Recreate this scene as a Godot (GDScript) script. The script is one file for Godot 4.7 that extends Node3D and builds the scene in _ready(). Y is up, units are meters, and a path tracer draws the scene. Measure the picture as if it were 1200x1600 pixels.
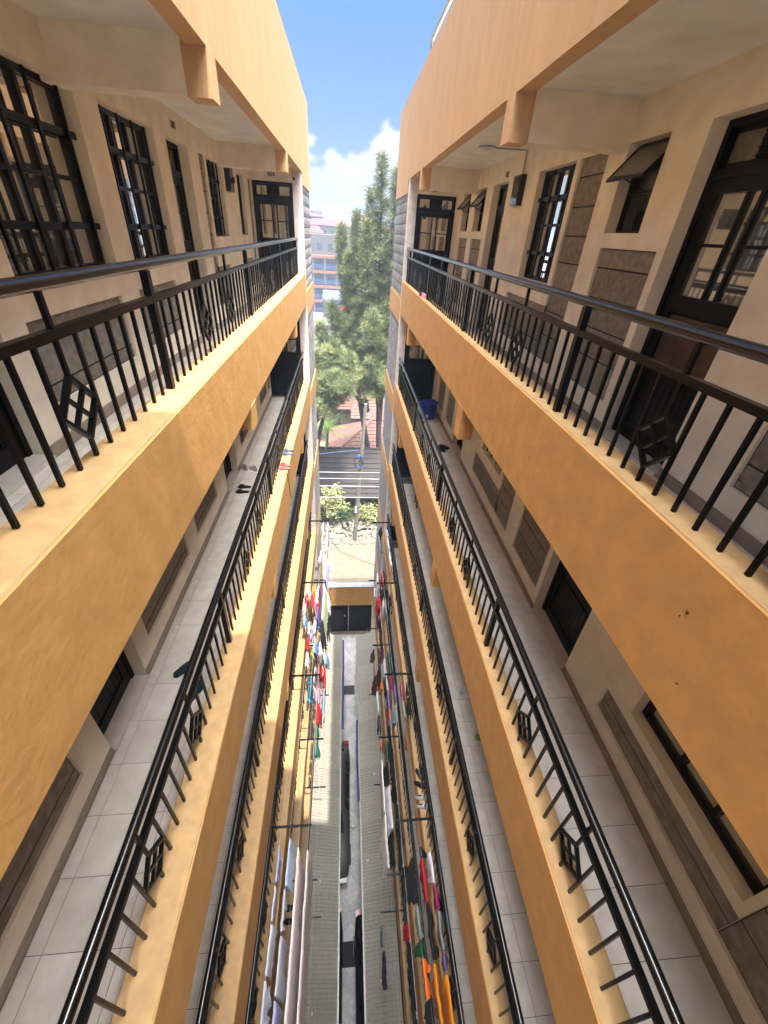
extends Node3D

# ---------- bookkeeping ----------
var taken := {}
var M := {}
var rng := RandomNumberGenerator.new()

func numbered(called: String) -> String:
	var n: int = taken.get(called, 0)
	taken[called] = n + 1
	return called if n == 0 else "%s_%03d" % [called, n]

func tag(o, label := "", category := "", group := "", kind := ""):
	if label != "": o.set_meta("label", label)
	if category != "": o.set_meta("category", category)
	if group != "": o.set_meta("group", group)
	if kind != "": o.set_meta("kind", kind)
	return o

func thing(called: String, label: String, category: String, at := Vector3.ZERO, group := "") -> Node3D:
	var o := Node3D.new()
	o.name = numbered(called)
	add_child(o)
	o.position = at
	tag(o, label, category, group)
	return o

func put(called: String, mesh: Mesh, mat: Material, parent = null) -> MeshInstance3D:
	var o := MeshInstance3D.new()
	o.mesh = mesh
	if mat: o.material_override = mat
	if parent == null:
		o.name = numbered(called)
		add_child(o)
	else:
		o.name = called
		parent.add_child(o, true)
	return o

func mb() -> SurfaceTool:
	var st := SurfaceTool.new()
	st.begin(Mesh.PRIMITIVE_TRIANGLES)
	st.set_smooth_group(-1)
	return st

func done(st: SurfaceTool) -> ArrayMesh:
	st.generate_normals()
	return st.commit()

func obj(called: String, st: SurfaceTool, mat: Material, parent = null) -> MeshInstance3D:
	return put(called, done(st), mat, parent)

# ---------- shapes ----------
func tri(st: SurfaceTool, a: Vector3, b: Vector3, c: Vector3):
	st.add_vertex(a); st.add_vertex(b); st.add_vertex(c)

func quad(st: SurfaceTool, a: Vector3, b: Vector3, c: Vector3, d: Vector3):
	tri(st, a, b, c); tri(st, a, c, d)

func box(st: SurfaceTool, p: Vector3, q: Vector3):
	var x0 := minf(p.x, q.x); var x1 := maxf(p.x, q.x)
	var y0 := minf(p.y, q.y); var y1 := maxf(p.y, q.y)
	var z0 := minf(p.z, q.z); var z1 := maxf(p.z, q.z)
	var v := func(i: int, j: int, k: int) -> Vector3: return Vector3(x1 if i else x0, y1 if j else y0, z1 if k else z0)
	quad(st, v.call(1,1,1), v.call(1,1,0), v.call(1,0,0), v.call(1,0,1))
	quad(st, v.call(0,1,0), v.call(0,1,1), v.call(0,0,1), v.call(0,0,0))
	quad(st, v.call(0,1,0), v.call(1,1,0), v.call(1,1,1), v.call(0,1,1))
	quad(st, v.call(0,0,1), v.call(1,0,1), v.call(1,0,0), v.call(0,0,0))
	quad(st, v.call(0,1,1), v.call(1,1,1), v.call(1,0,1), v.call(0,0,1))
	quad(st, v.call(1,1,0), v.call(0,1,0), v.call(0,0,0), v.call(1,0,0))

func sbox(st: SurfaceTool, s: float, u0: float, u1: float, y0: float, y1: float, z0: float, z1: float):
	box(st, Vector3(s * u0, y0, z0), Vector3(s * u1, y1, z1))

func tube(st: SurfaceTool, a: Vector3, b: Vector3, r: float, n := 8, r2 := -1.0):
	if r2 < 0.0: r2 = r
	var d := (b - a).normalized()
	var e := d.cross(Vector3.UP if absf(d.y) < 0.9 else Vector3.RIGHT).normalized()
	var g := d.cross(e)
	st.set_smooth_group(1)
	for i in n:
		var t0 := TAU * i / n; var t1 := TAU * (i + 1) / n
		var o0 := e * cos(t0) + g * sin(t0); var o1 := e * cos(t1) + g * sin(t1)
		quad(st, a + o0 * r, a + o1 * r, b + o1 * r2, b + o0 * r2)
	st.set_smooth_group(-1)
	for i in n:
		var t0 := TAU * i / n; var t1 := TAU * (i + 1) / n
		var o0 := e * cos(t0) + g * sin(t0); var o1 := e * cos(t1) + g * sin(t1)
		tri(st, a, a + o1 * r, a + o0 * r)
		if r2 > 0.0: tri(st, b, b + o0 * r2, b + o1 * r2)

func path_tube(st: SurfaceTool, pts: Array, r: float, n := 6):
	for i in pts.size() - 1: tube(st, pts[i], pts[i + 1], r, n)

func bar(st: SurfaceTool, a: Vector3, b: Vector3, w: float, h: float, side := Vector3.RIGHT):
	# square bar from a to b, w across SIDE and h across the third direction
	var d := (b - a).normalized()
	var e := (side - d * side.dot(d)).normalized() * w * 0.5
	var g := d.cross(e).normalized() * h * 0.5
	var c := [e + g, -e + g, -e - g, e - g]
	for i in 4:
		var p: Vector3 = c[i]; var q: Vector3 = c[(i + 1) % 4]
		quad(st, a + q, a + p, b + p, b + q)
	quad(st, a + c[0], a + c[1], a + c[2], a + c[3])
	quad(st, b + c[3], b + c[2], b + c[1], b + c[0])

func lathe(st: SurfaceTool, c: Vector3, prof: Array, n := 20):
	st.set_smooth_group(1)
	for k in prof.size() - 1:
		var p: Vector2 = prof[k]; var q: Vector2 = prof[k + 1]
		for i in n:
			var a := TAU * i / n; var b := TAU * (i + 1) / n
			quad(st, c + Vector3(q.x * cos(a), q.y, q.x * sin(a)), c + Vector3(q.x * cos(b), q.y, q.x * sin(b)), c + Vector3(p.x * cos(b), p.y, p.x * sin(b)), c + Vector3(p.x * cos(a), p.y, p.x * sin(a)))
	st.set_smooth_group(-1)

var jit := FastNoiseLite.new()

func sweep_z(st: SurfaceTool, s: float, prof: Array, z0: float, z1: float, step: float, wob: float):
	# profile (u, y) carried along z with hand-trowelled unevenness
	var n := maxi(1, int(ceil(absf(z1 - z0) / step)))
	var rows := []
	for i in n + 1:
		var z := lerpf(z0, z1, float(i) / n)
		var row := []
		for k in prof.size():
			var p: Vector2 = prof[k]
			var w := wob if i > 0 and i < n else 0.0
			row.append(Vector3(s * (p.x + jit.get_noise_3d(z * 9.0, p.y * 40.0, s * 50.0 + k * 31.0) * w), p.y + jit.get_noise_3d(z * 9.0 + 300.0, p.x * 40.0, k * 17.0 + p.y * 90.0) * w, z))
		rows.append(row)
	var m := prof.size()
	for i in n:
		for k in m:
			var a: Vector3 = rows[i][k]; var b: Vector3 = rows[i][(k + 1) % m]
			var c: Vector3 = rows[i + 1][(k + 1) % m]; var d: Vector3 = rows[i + 1][k]
			if s > 0: quad(st, a, b, c, d)
			else: quad(st, d, c, b, a)
	for e in [0, n]:
		var c0 := Vector3.ZERO
		for p in rows[e]: c0 += p
		c0 /= m
		for k in m:
			if (e == 0) == (s > 0): tri(st, rows[e][(k + 1) % m], rows[e][k], c0)
			else: tri(st, rows[e][k], rows[e][(k + 1) % m], c0)

# faces the gap: local +Z points out of a side wall, local +X runs along it
func facing(s: float) -> Basis:
	return Basis(Vector3(0, 0, s), Vector3.UP, Vector3(-s, 0, 0))

func wall_with_holes(st: SurfaceTool, s: float, u: float, y0: float, y1: float, z0: float, z1: float, holes: Array):
	var zs := [z0, z1]; var ys := [y0, y1]
	for h in holes:
		for v in [h[0], h[1]]: if v > z0 and v < z1 and not zs.has(v): zs.append(v)
		for v in [h[2], h[3]]: if v > y0 and v < y1 and not ys.has(v): ys.append(v)
	zs.sort(); ys.sort()
	var x := s * u
	for i in zs.size() - 1:
		for j in ys.size() - 1:
			var mz: float = (zs[i] + zs[i + 1]) / 2; var my: float = (ys[j] + ys[j + 1]) / 2
			var open := false
			for h in holes:
				if mz > h[0] and mz < h[1] and my > h[2] and my < h[3]: open = true
			if open: continue
			var a := Vector3(x, ys[j + 1], zs[i]); var b := Vector3(x, ys[j + 1], zs[i + 1])
			var c := Vector3(x, ys[j], zs[i + 1]); var d := Vector3(x, ys[j], zs[i])
			if s > 0: quad(st, a, b, c, d)
			else: quad(st, b, a, d, c)
	for h in holes:
		var xd: float = s * (u + h[4])
		var za: float = h[0]; var zb: float = h[1]; var ya: float = h[2]; var yb: float = h[3]
		quad(st, Vector3(x, ya, za), Vector3(x, yb, za), Vector3(xd, yb, za), Vector3(xd, ya, za))
		quad(st, Vector3(x, yb, zb), Vector3(x, ya, zb), Vector3(xd, ya, zb), Vector3(xd, yb, zb))
		quad(st, Vector3(x, ya, zb), Vector3(x, ya, za), Vector3(xd, ya, za), Vector3(xd, ya, zb))
		quad(st, Vector3(x, yb, za), Vector3(x, yb, zb), Vector3(xd, yb, zb), Vector3(xd, yb, za))
		if s < 0: pass

# ---------- materials ----------
func noise_tex(freq: float, oct: int, lo: Color, hi: Color, sd: int, size := 512, kind := FastNoiseLite.TYPE_SIMPLEX_SMOOTH, mid := -1.0) -> NoiseTexture2D:
	var n := FastNoiseLite.new()
	n.noise_type = kind; n.frequency = freq; n.fractal_octaves = oct; n.seed = sd
	var t := NoiseTexture2D.new()
	t.width = size; t.height = size; t.seamless = true; t.noise = n
	var g := Gradient.new()
	g.set_color(0, lo); g.set_color(1, hi)
	if mid > 0.0:
		g.set_offset(0, mid); g.set_offset(1, minf(1.0, mid + 0.25))
	t.color_ramp = g
	return t

func mat(called: String, c: Color, rough := 0.8, tex: Texture2D = null, scale := 1.0, bump: Texture2D = null, depth := 0.3, metal := 0.0) -> StandardMaterial3D:
	var m := StandardMaterial3D.new()
	m.resource_name = called
	m.albedo_color = c; m.roughness = rough; m.metallic = metal
	if tex: m.albedo_texture = tex
	if bump:
		m.heightmap_enabled = true; m.heightmap_texture = bump; m.heightmap_scale = depth
	if tex or bump:
		m.uv1_triplanar = true; m.uv1_world_triplanar = true
		m.uv1_scale = Vector3.ONE * scale
	M[called] = m
	return m

func materials():
	var w := Color.WHITE
	var blotch := noise_tex(0.005, 6, Color(0.90, 0.89, 0.88), w, 3, 1024)
	var trowel := noise_tex(0.022, 6, Color.BLACK, w, 17, 1024)
	var blotch2 := noise_tex(0.02, 5, Color(0.86, 0.85, 0.84), w, 8)
	var streak := noise_tex(0.015, 5, Color(0.93, 0.92, 0.905), Color(1, 1, 1), 5)
	var rough_b := noise_tex(0.02, 6, Color.BLACK, w, 11)
	var grain_b := noise_tex(0.09, 4, Color.BLACK, w, 12)
	var pits := noise_tex(0.05, 3, Color.BLACK, w, 13, 512, FastNoiseLite.TYPE_CELLULAR)
	var stone_t := noise_tex(0.012, 6, Color(0.74, 0.73, 0.72), w, 14)
	mat("ochre", Color(0.80, 0.61, 0.36), 0.66, blotch, 0.55, trowel, 0.17)
	mat("ochre_right", Color(0.82, 0.60, 0.34), 0.66, blotch, 0.6, trowel, 0.13)
	var rp := mat("ochre_parapet", Color(0.83, 0.665, 0.47), 0.7, streak, 1.0, trowel, 0.35)
	rp.uv1_scale = Vector3(0.55, 0.10, 0.55)
	mat("coping", Color(0.71, 0.57, 0.385), 0.75, blotch2, 0.6, trowel, 0.22)
	mat("cream", Color(0.985, 0.945, 0.86), 0.7, blotch, 0.4, trowel, 0.03)
	mat("pale", Color(0.93, 0.90, 0.88), 0.75, blotch2, 0.4, grain_b, 0.1)
	mat("ceiling", Color(0.96, 0.955, 0.94), 0.85, blotch, 0.3, grain_b, 0.1)
	mat("tile", Color(0.86, 0.825, 0.78), 0.22, blotch, 0.6)
	mat("tile_b", Color(0.84, 0.805, 0.76), 0.25, blotch, 0.7)
	mat("tile_c", Color(0.87, 0.83, 0.79), 0.2, blotch, 0.8)
	mat("skirting", Color(0.60, 0.54, 0.48), 0.3, blotch2, 0.9)
	mat("grout", Color(0.30, 0.27, 0.25), 0.9)
	mat("stone_brown", Color(0.66, 0.625, 0.575), 0.92, stone_t, 1.2, trowel, 0.8)
	mat("stone_brown_b", Color(0.61, 0.575, 0.525), 0.92, stone_t, 1.5, trowel, 0.8)
	mat("stone_grey", Color(0.66, 0.66, 0.665), 0.92, stone_t, 1.1, trowel, 0.8)
	mat("stone_grey_b", Color(0.60, 0.60, 0.61), 0.92, stone_t, 1.4, trowel, 0.8)
	mat("mortar", Color(0.16, 0.15, 0.145), 0.95)
	var bl := mat("black_paint", Color(0.045, 0.042, 0.042), 0.30, blotch2, 2.0, grain_b, 0.03)
	bl.metallic_specular = 0.28
	mat("handrail_paint", Color(0.05, 0.048, 0.05), 0.22, blotch2, 2.0, grain_b, 0.03).metallic_specular = 0.6
	mat("brown_black", Color(0.085, 0.062, 0.056), 0.38, blotch2, 2.0).metallic_specular = 0.3
	mat("door_black", Color(0.035, 0.033, 0.035), 0.42, blotch2, 1.5, grain_b, 0.05).metallic_specular = 0.28
	var burnt := noise_tex(0.012, 5, Color(0.13, 0.095, 0.075), Color(0.36, 0.25, 0.165), 21)
	mat("rust_panel", w, 0.5, burnt, 0.5)
	var gl := mat("glass", Color(0.82, 0.82, 0.79), 0.03, null, 1.0, null, 0.0, 0.9)
	gl.metallic_specular = 0.6
	mat("glass_dark", Color(0.20, 0.22, 0.23), 0.05, null, 1.0, null, 0.0, 0.6)
	mat("frosted", Color(0.45, 0.44, 0.38), 0.18, blotch2, 1.0)
	mat("sheet", Color(0.70, 0.685, 0.64), 0.40, blotch2, 0.7, null, 0.0, 0.25)
	mat("sheet_b", Color(0.67, 0.655, 0.61), 0.45, blotch2, 0.9, null, 0.0, 0.25)
	mat("steel", Color(0.62, 0.61, 0.58), 0.45, blotch2, 1.0, null, 0.0, 0.4)
	mat("tarpaulin", Color(0.20, 0.21, 0.42), 0.5)
	mat("paving", Color(0.80, 0.79, 0.78), 0.8, blotch2, 0.6, grain_b, 0.2)
	mat("paving_b", Color(0.74, 0.735, 0.73), 0.8, blotch2, 0.7, grain_b, 0.2)
	mat("concrete", Color(0.66, 0.64, 0.62), 0.9, blotch2, 0.5, rough_b, 0.5)
	mat("dirt", Color(0.435, 0.392, 0.335), 0.95, blotch2, 0.12, grain_b, 0.5)
	mat("rubble_stone", Color(0.522, 0.487, 0.426), 0.95, stone_t, 1.0)
	mat("grass", Color(0.287, 0.331, 0.174), 0.95, stone_t, 0.2)
	mat("white_plastic", Color(0.85, 0.85, 0.84), 0.4)
	mat("grey_plastic", Color(0.62, 0.64, 0.66), 0.5)
	mat("dark_plastic", Color(0.05, 0.05, 0.055), 0.3)
	mat("blue_plastic", Color(0.10, 0.24, 0.66), 0.35, blotch2, 1.5)
	mat("print_black", Color(0.06, 0.05, 0.05), 0.7)
	mat("print_pale", Color(0.88, 0.85, 0.77), 0.7)
	mat("drain_white", Color(0.78, 0.77, 0.75), 0.4)
	var tile_t := noise_tex(0.03, 4, Color(0.72, 0.68, 0.66), w, 31)
	mat("red_tile", Color(0.452, 0.287, 0.244), 0.85, tile_t, 0.4)
	mat("pink_tile", Color(0.487, 0.348, 0.313), 0.85, tile_t, 0.4)
	mat("dark_tile", Color(0.217, 0.187, 0.183), 0.85, tile_t, 0.4)
	mat("far_red", Color(0.452, 0.209, 0.209), 0.85, tile_t, 0.1)
	mat("far_grey", Color(0.40, 0.375, 0.34), 0.9, tile_t, 0.2)
	mat("far_orange", Color(0.522, 0.322, 0.174), 0.85)
	mat("far_blue", Color(0.14, 0.20, 0.34), 0.6)
	mat("far_dark", Color(0.16, 0.17, 0.20), 0.4)
	mat("far_cream", Color(0.505, 0.452, 0.374), 0.85, tile_t, 0.2)
	mat("far_white", Color(0.574, 0.557, 0.531), 0.85, tile_t, 0.2)
	mat("far_yellow", Color(0.78, 0.68, 0.36), 0.85)
	mat("bark", Color(0.34, 0.30, 0.27), 0.95, stone_t, 1.0)
	mat("pole_wood", Color(0.452, 0.435, 0.409), 0.85, streak, 0.6)
	mat("wire", Color(0.08, 0.08, 0.08), 0.6)
	mat("wire_pale", Color(0.70, 0.71, 0.72), 0.5)
	mat("cable_blue", Color(0.12, 0.19, 0.34), 0.5)
	for q in [["leaf_a", Color(0.46, 0.49, 0.32)], ["leaf_b", Color(0.57, 0.58, 0.39)], ["leaf_c", Color(0.34, 0.38, 0.26)], ["leaf_bright", Color(0.46, 0.56, 0.26)], ["leaf_shrub", Color(0.27, 0.36, 0.18)]]:
		var l := mat(q[0], q[1], 0.75)
		l.backlight_enabled = true; l.backlight = Color(0.30, 0.32, 0.14)
		l.vertex_color_use_as_albedo = true

func cloth_mat(c: Color) -> StandardMaterial3D:
	var key := "cloth " + c.to_html()
	if not M.has(key):
		var m := mat(key, c, 0.9)
		m.backlight_enabled = true
		m.backlight = Color(c.r, c.g, c.b) * 0.35
	return M[key]

# ---------- camera, sky, sun ----------
func make_sky() -> Sky:
	var wd := 1536; var ht := 768
	var im := Image.create(wd, ht, false, Image.FORMAT_RGBF)
	var a := FastNoiseLite.new(); a.frequency = 0.9; a.fractal_octaves = 7; a.fractal_gain = 0.55; a.seed = 40
	var b := FastNoiseLite.new(); b.frequency = 1.7; b.fractal_octaves = 3; b.seed = 9
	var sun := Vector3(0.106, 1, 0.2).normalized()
	for j in ht:
		var el := (0.5 - (j + 0.5) / ht) * PI
		for i in wd:
			var az := wrapf((i + 0.5) / wd * TAU, -PI, PI)
			var d := Vector3(sin(az) * cos(el), sin(el), -cos(az) * cos(el))
			var up := maxf(d.y, 0.0)
			var c := Color(0.165, 0.205, 0.265).lerp(Color(0.066, 0.138, 0.290), clampf(pow(up * 2.9, 0.5), 0, 1))
			c = c.lerp(Color(0.10, 0.165, 0.285), clampf((up - 0.3) * 1.6, 0, 1))
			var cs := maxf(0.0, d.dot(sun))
			# strong glow added round the unseen high sun to brighten the shaded gap
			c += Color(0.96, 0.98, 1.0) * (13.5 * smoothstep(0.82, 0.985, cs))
			if d.y > -0.02:
				# heaped clouds: dense near the horizon, thinning upwards
				var q := Vector3(az * 9.0 + 3.0, d.y * 17.0, 2.0)
				var n := a.get_noise_2d(q.x + 31.0, q.y) * 0.85 + 0.12
				var base := b.get_noise_1d(az * 4.0 + 5.0)
				var lid := 0.118 + 0.045 * base
				var dens := n + (lid - d.y) * 14.0
				var k := smoothstep(0.0, 0.16, dens) * (1.0 if d.y > 0.0 else 0.0)
				var shade := clampf((d.y - 0.03) / 0.12 + n * 0.5, 0, 1)
				var cc := Color(0.185, 0.22, 0.28).lerp(Color(0.30, 0.305, 0.315), shade)
				c = c.lerp(cc, k * 0.96)
			im.set_pixel(i, j, c)
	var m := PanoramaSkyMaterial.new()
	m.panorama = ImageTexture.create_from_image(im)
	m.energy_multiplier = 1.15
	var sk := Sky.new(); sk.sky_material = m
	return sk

func camera_and_light():
	var cam := Camera3D.new()
	cam.name = "camera"
	var fwd := Vector3(0.0950, -0.55858, -0.82399); var rt := Vector3(0.99546, 0.05776, 0.07562); var up := Vector3(-0.00536, 0.82744, -0.56153)
	cam.transform = Transform3D(Basis(rt, up, -fwd).orthonormalized(), Vector3.ZERO)
	cam.fov = 102.134
	cam.near = 0.03; cam.far = 1500.0
	add_child(cam)
	var we := WorldEnvironment.new()
	we.name = "world_environment"
	var e := Environment.new()
	e.background_mode = Environment.BG_SKY
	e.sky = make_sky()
	e.tonemap_mode = Environment.TONE_MAPPER_LINEAR
	e.tonemap_exposure = 2.95
	e.sdfgi_enabled = true; e.ssao_enabled = true; e.ssil_enabled = true
	e.fog_enabled = true; e.fog_density = 0.0012; e.fog_light_color = Color(0.80, 0.87, 0.97)
	we.environment = e
	add_child(we)
	var sun := DirectionalLight3D.new()
	sun.name = "sun"
	sun.light_energy = 1.1; sun.light_color = Color(1.0, 0.965, 0.91); sun.light_angular_distance = 0.5
	sun.shadow_enabled = true
	sun.look_at_from_position(Vector3(0.106, 1, 0.2) * 50.0, Vector3.ZERO, Vector3.FORWARD)
	add_child(sun)

# ---------- the two blocks ----------
const ENDZ := -13.3
const NEARZ := 3.6
const NEARSILL := 0.79
const FLOORS := [-1.72, -4.62, -7.52, -10.52, -13.52, -16.52]
const GROUND := -19.85
var SIDE := {
	1: {"s": 1.0, "uF": 1.602, "uC": 1.815, "uR": 1.69, "uW": 2.86, "df": 0.0, "slab": 0.22, "p0": 1.177, "p1": 2.98, "ceil": 1.225, "corner": -16.7, "beams": [-5.5, -11.35], "beam_y": 0.83, "word": "right"},
	-1: {"s": -1.0, "uF": 1.111, "uC": 1.37, "uR": 1.295, "uW": 2.34, "df": 0.06, "slab": 0.16, "p0": 1.143, "p1": 2.913, "ceil": 1.2, "corner": -16.2, "beams": [-5.0, -10.25], "beam_y": 0.85, "word": "left"},
}
const ORD := ["top", "fifth", "fourth", "third", "second", "first"]

var block_cache := {}
func block_mesh(w: float, h: float, sd: int) -> ArrayMesh:
	var key := "%.3f %.3f %d" % [w, h, sd]
	if block_cache.has(key): return block_cache[key]
	var r := RandomNumberGenerator.new(); r.seed = sd * 77 + 5
	var st := mb()
	var nx := clampi(int(w / 0.16), 2, 5); var ny := 3
	var g := []
	for j in ny + 1:
		var row := []
		for i in nx + 1:
			var edge := i == 0 or j == 0 or i == nx or j == ny
			var x := (float(i) / nx - 0.5) * (w - 0.016); var y := (float(j) / ny - 0.5) * (h - 0.016)
			row.append(Vector3(x + (0.0 if edge else r.randf_range(-.01, .01)), y, (-0.004 if edge else 0.010) + r.randf_range(-0.003, 0.004)))
		g.append(row)
	for j in ny:
		for i in nx: quad(st, g[j + 1][i], g[j + 1][i + 1], g[j][i + 1], g[j][i])
	for i in nx:
		quad(st, g[0][i], g[0][i + 1], g[0][i + 1] + Vector3(0, 0, -.03), g[0][i] + Vector3(0, 0, -.03))
		quad(st, g[ny][i + 1], g[ny][i], g[ny][i] + Vector3(0, 0, -.03), g[ny][i + 1] + Vector3(0, 0, -.03))
	for j in ny:
		quad(st, g[j + 1][0], g[j][0], g[j][0] + Vector3(0, 0, -.03), g[j + 1][0] + Vector3(0, 0, -.03))
		quad(st, g[j][nx], g[j + 1][nx], g[j + 1][nx] + Vector3(0, 0, -.03), g[j][nx] + Vector3(0, 0, -.03))
	block_cache[key] = done(st)
	return block_cache[key]

func stone_panel(parent, s: float, u: float, z0: float, z1: float, y0: float, y1: float, course: float, called := "stone_block", tones := ["stone_brown", "stone_brown_b"], length := 9.0):
	# courses of rough stone set in a recess; y measured down from the top
	var y := y1; var k := 0
	while y > y0 + 0.02:
		var h := minf(course if k > 0 else course * 0.62, y - y0)
		if y - h - y0 < 0.05: h = y - y0
		var n := maxi(1, int(round((z1 - z0) / length)))
		var w := (z1 - z0) / n
		var shift := 0.0
		for i in n:
			var o := put(called, block_mesh(w, h, (k + i) % 3), M[tones[rng.randi() % tones.size()]], parent)
			o.transform = Transform3D(facing(s), Vector3(s * u, y - h / 2, z0 + w * (i + 0.5) + shift))
		y -= h; k += 1

# a door in its own axes: bottom centre at the origin, front towards +Z
func door(parent, xf: Transform3D, w: float, h: float, style: int, glass: Material) -> Node3D:
	var st := mb()
	var lm: Material = M["door_black"]
	var hw := w / 2
	var tr := h - 0.34
	box(st, Vector3(-hw, 0, -0.06), Vector3(hw, h, -0.03))
	var leaf := obj("door", st, lm, parent)
	leaf.transform = xf
	var fr := mb()
	for sx in [-1, 1]: box(fr, Vector3(sx * hw, 0, -0.03), Vector3(sx * (hw - 0.055), h, 0.03))
	box(fr, Vector3(-hw + .055, h - 0.05, -0.03), Vector3(hw - .055, h, 0.03))
	box(fr, Vector3(-hw + .055, tr - 0.03, -0.03), Vector3(hw - .055, tr + 0.03, 0.025))
	obj("frame", fr, lm, leaf)
	var gw := 0.25 * w
	for sx in [-1, 1]:
		var p := mb()
		box(p, Vector3(sx * (hw - 0.09), tr + 0.07, -0.03), Vector3(sx * (hw - 0.09 - gw), h - 0.09, -0.024))
		obj("pane", p, M["frosted"] if style < 2 else glass, leaf)
	for k in 4:
		var lv := mb()
		var y := tr + 0.08 + k * 0.048
		bar(lv, Vector3(-hw + 0.11 + gw, y, -0.012), Vector3(hw - 0.11 - gw, y, -0.012), 0.034, 0.008, Vector3(0, 1, 0.8))
		obj("louvre", lv, lm, leaf)
	var top := tr - 0.13; var bot := h * 0.535
	var st2 := mb()
	for sx in [-1, 1]: box(st2, Vector3(sx * (hw - .06), 0.01, -0.03), Vector3(sx * (hw - 0.15), tr - 0.035, 0.012))
	box(st2, Vector3(-hw + .15, top, -0.03), Vector3(hw - .15, tr - 0.035, 0.012))
	box(st2, Vector3(-hw + .15, bot - 0.14, -0.03), Vector3(hw - .15, bot, 0.012))
	box(st2, Vector3(-hw + .15, 0.01, -0.03), Vector3(hw - .15, 0.16, 0.012))
	obj("leaf_frame", st2, lm, leaf)
	var x0 := -hw + 0.15; var x1 := hw - 0.15
	var cuts := [x0, lerpf(x0, x1, 0.42), lerpf(x0, x1, 0.60), x1]
	var my := lerpf(bot, top, 0.52)
	for i in 3:
		for j in 2:
			var pn := mb()
			var ya := bot if j == 0 else my; var yb := my if j == 0 else top
			box(pn, Vector3(cuts[i], ya, -0.03), Vector3(cuts[i + 1], yb, -0.022))
			obj("pane", pn, glass, leaf)
	var gb := mb()
	for i in [1, 2]: box(gb, Vector3(cuts[i] - 0.014, bot, -0.022), Vector3(cuts[i] + 0.014, top, 0.006))
	box(gb, Vector3(x0, my - 0.012, -0.022), Vector3(cuts[1] - .014, my + 0.012, 0.004))
	box(gb, Vector3(cuts[2] + .014, my - 0.012, -0.022), Vector3(x1, my + 0.012, 0.004))
	obj("glazing_bar", gb, lm, leaf)
	var pl := mb()
	var pm: Material = M["rust_panel"] if style == 1 else lm
	var pb := bot - 0.15
	var rg := mb()
	var k := 0
	var x := x0 + 0.012
	while x < x1 - 0.05:
		box(rg, Vector3(x, 0.17, -0.03), Vector3(minf(x + 0.075, x1 - 0.012), pb * 0.62, -0.005))
		x += 0.085; k += 1
	box(pl, Vector3(x0 + 0.012, pb * 0.66, -0.03), Vector3(x1 - 0.012, pb - 0.01, -0.008))
	obj("panel", pl, pm, leaf)
	obj("ridged_panel", rg, lm, leaf)
	var hd := mb()
	box(hd, Vector3(hw - 0.13, bot - 0.22, 0.012), Vector3(hw - 0.09, bot - 0.06, 0.022))
	bar(hd, Vector3(hw - 0.11, bot - 0.11, 0.05), Vector3(hw - 0.22, bot - 0.11, 0.05), 0.018, 0.018)
	bar(hd, Vector3(hw - 0.11, bot - 0.11, 0.02), Vector3(hw - 0.11, bot - 0.11, 0.055), 0.018, 0.018)
	obj("handle", hd, M["dark_plastic"], leaf)
	return leaf

# a tall window with a welded cage in front
func caged_window(parent, xf: Transform3D, w: float, h: float, glass: Material, cage := true):
	var hw := w / 2
	var fm: Material = M["brown_black"]
	var st := mb()
	for sx in [-1, 1]: box(st, Vector3(sx * hw, 0, -0.03), Vector3(sx * (hw - 0.045), h, 0.02))
	for y in [0.0, h - 0.045]: box(st, Vector3(-hw + .045, y, -0.03), Vector3(hw - .045, y + 0.045, 0.02))
	var cuts := [-hw + 0.045, -hw + w * 0.36, -hw + w * 0.64, hw - 0.045]
	var ys := [0.045, h * 0.26, h * 0.52, h * 0.75, h - 0.045]
	var win := obj("window", st, fm, parent)
	win.transform = xf
	for i in 3:
		for j in 4:
			var p := mb()
			box(p, Vector3(cuts[i], ys[j], -0.03), Vector3(cuts[i + 1], ys[j + 1], -0.02))
			obj("pane", p, glass, win)
	var gb := mb()
	for i in [1, 2]: box(gb, Vector3(cuts[i] - 0.022, 0.045, -0.02), Vector3(cuts[i] + 0.022, h - 0.045, 0.015))
	for j in [1, 2, 3]:
		var t := 0.028 if j == 3 else 0.016
		for i in 3: box(gb, Vector3(cuts[i] + (.022 if i > 0 else 0.0), ys[j] - t, -0.02), Vector3(cuts[i + 1] - (.022 if i < 2 else 0.0), ys[j] + t, 0.010))
	obj("glazing_bar", gb, fm, win)
	if not cage: return
	var n := 4
	for i in n:
		var x := lerpf(-hw + 0.15, hw - 0.15, float(i) / (n - 1))
		var gr := mb()
		bar(gr, Vector3(x, 0.02, 0.085), Vector3(x, h - 0.02, 0.085), 0.022, 0.022)
		obj("grille_bar", gr, M["door_black"], win)
	for y in [h * 0.26, h * 0.75]:
		var gr := mb()
		bar(gr, Vector3(-hw - 0.02, y, 0.065), Vector3(hw + 0.02, y, 0.065), 0.05, 0.018, Vector3.UP)
		for sx in [-1, 1]: bar(gr, Vector3(sx * (hw - 0.02), y, 0.02), Vector3(sx * (hw - 0.02), y, 0.06), 0.03, 0.03)
		obj("grille_rail", gr, M["door_black"], win)

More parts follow.
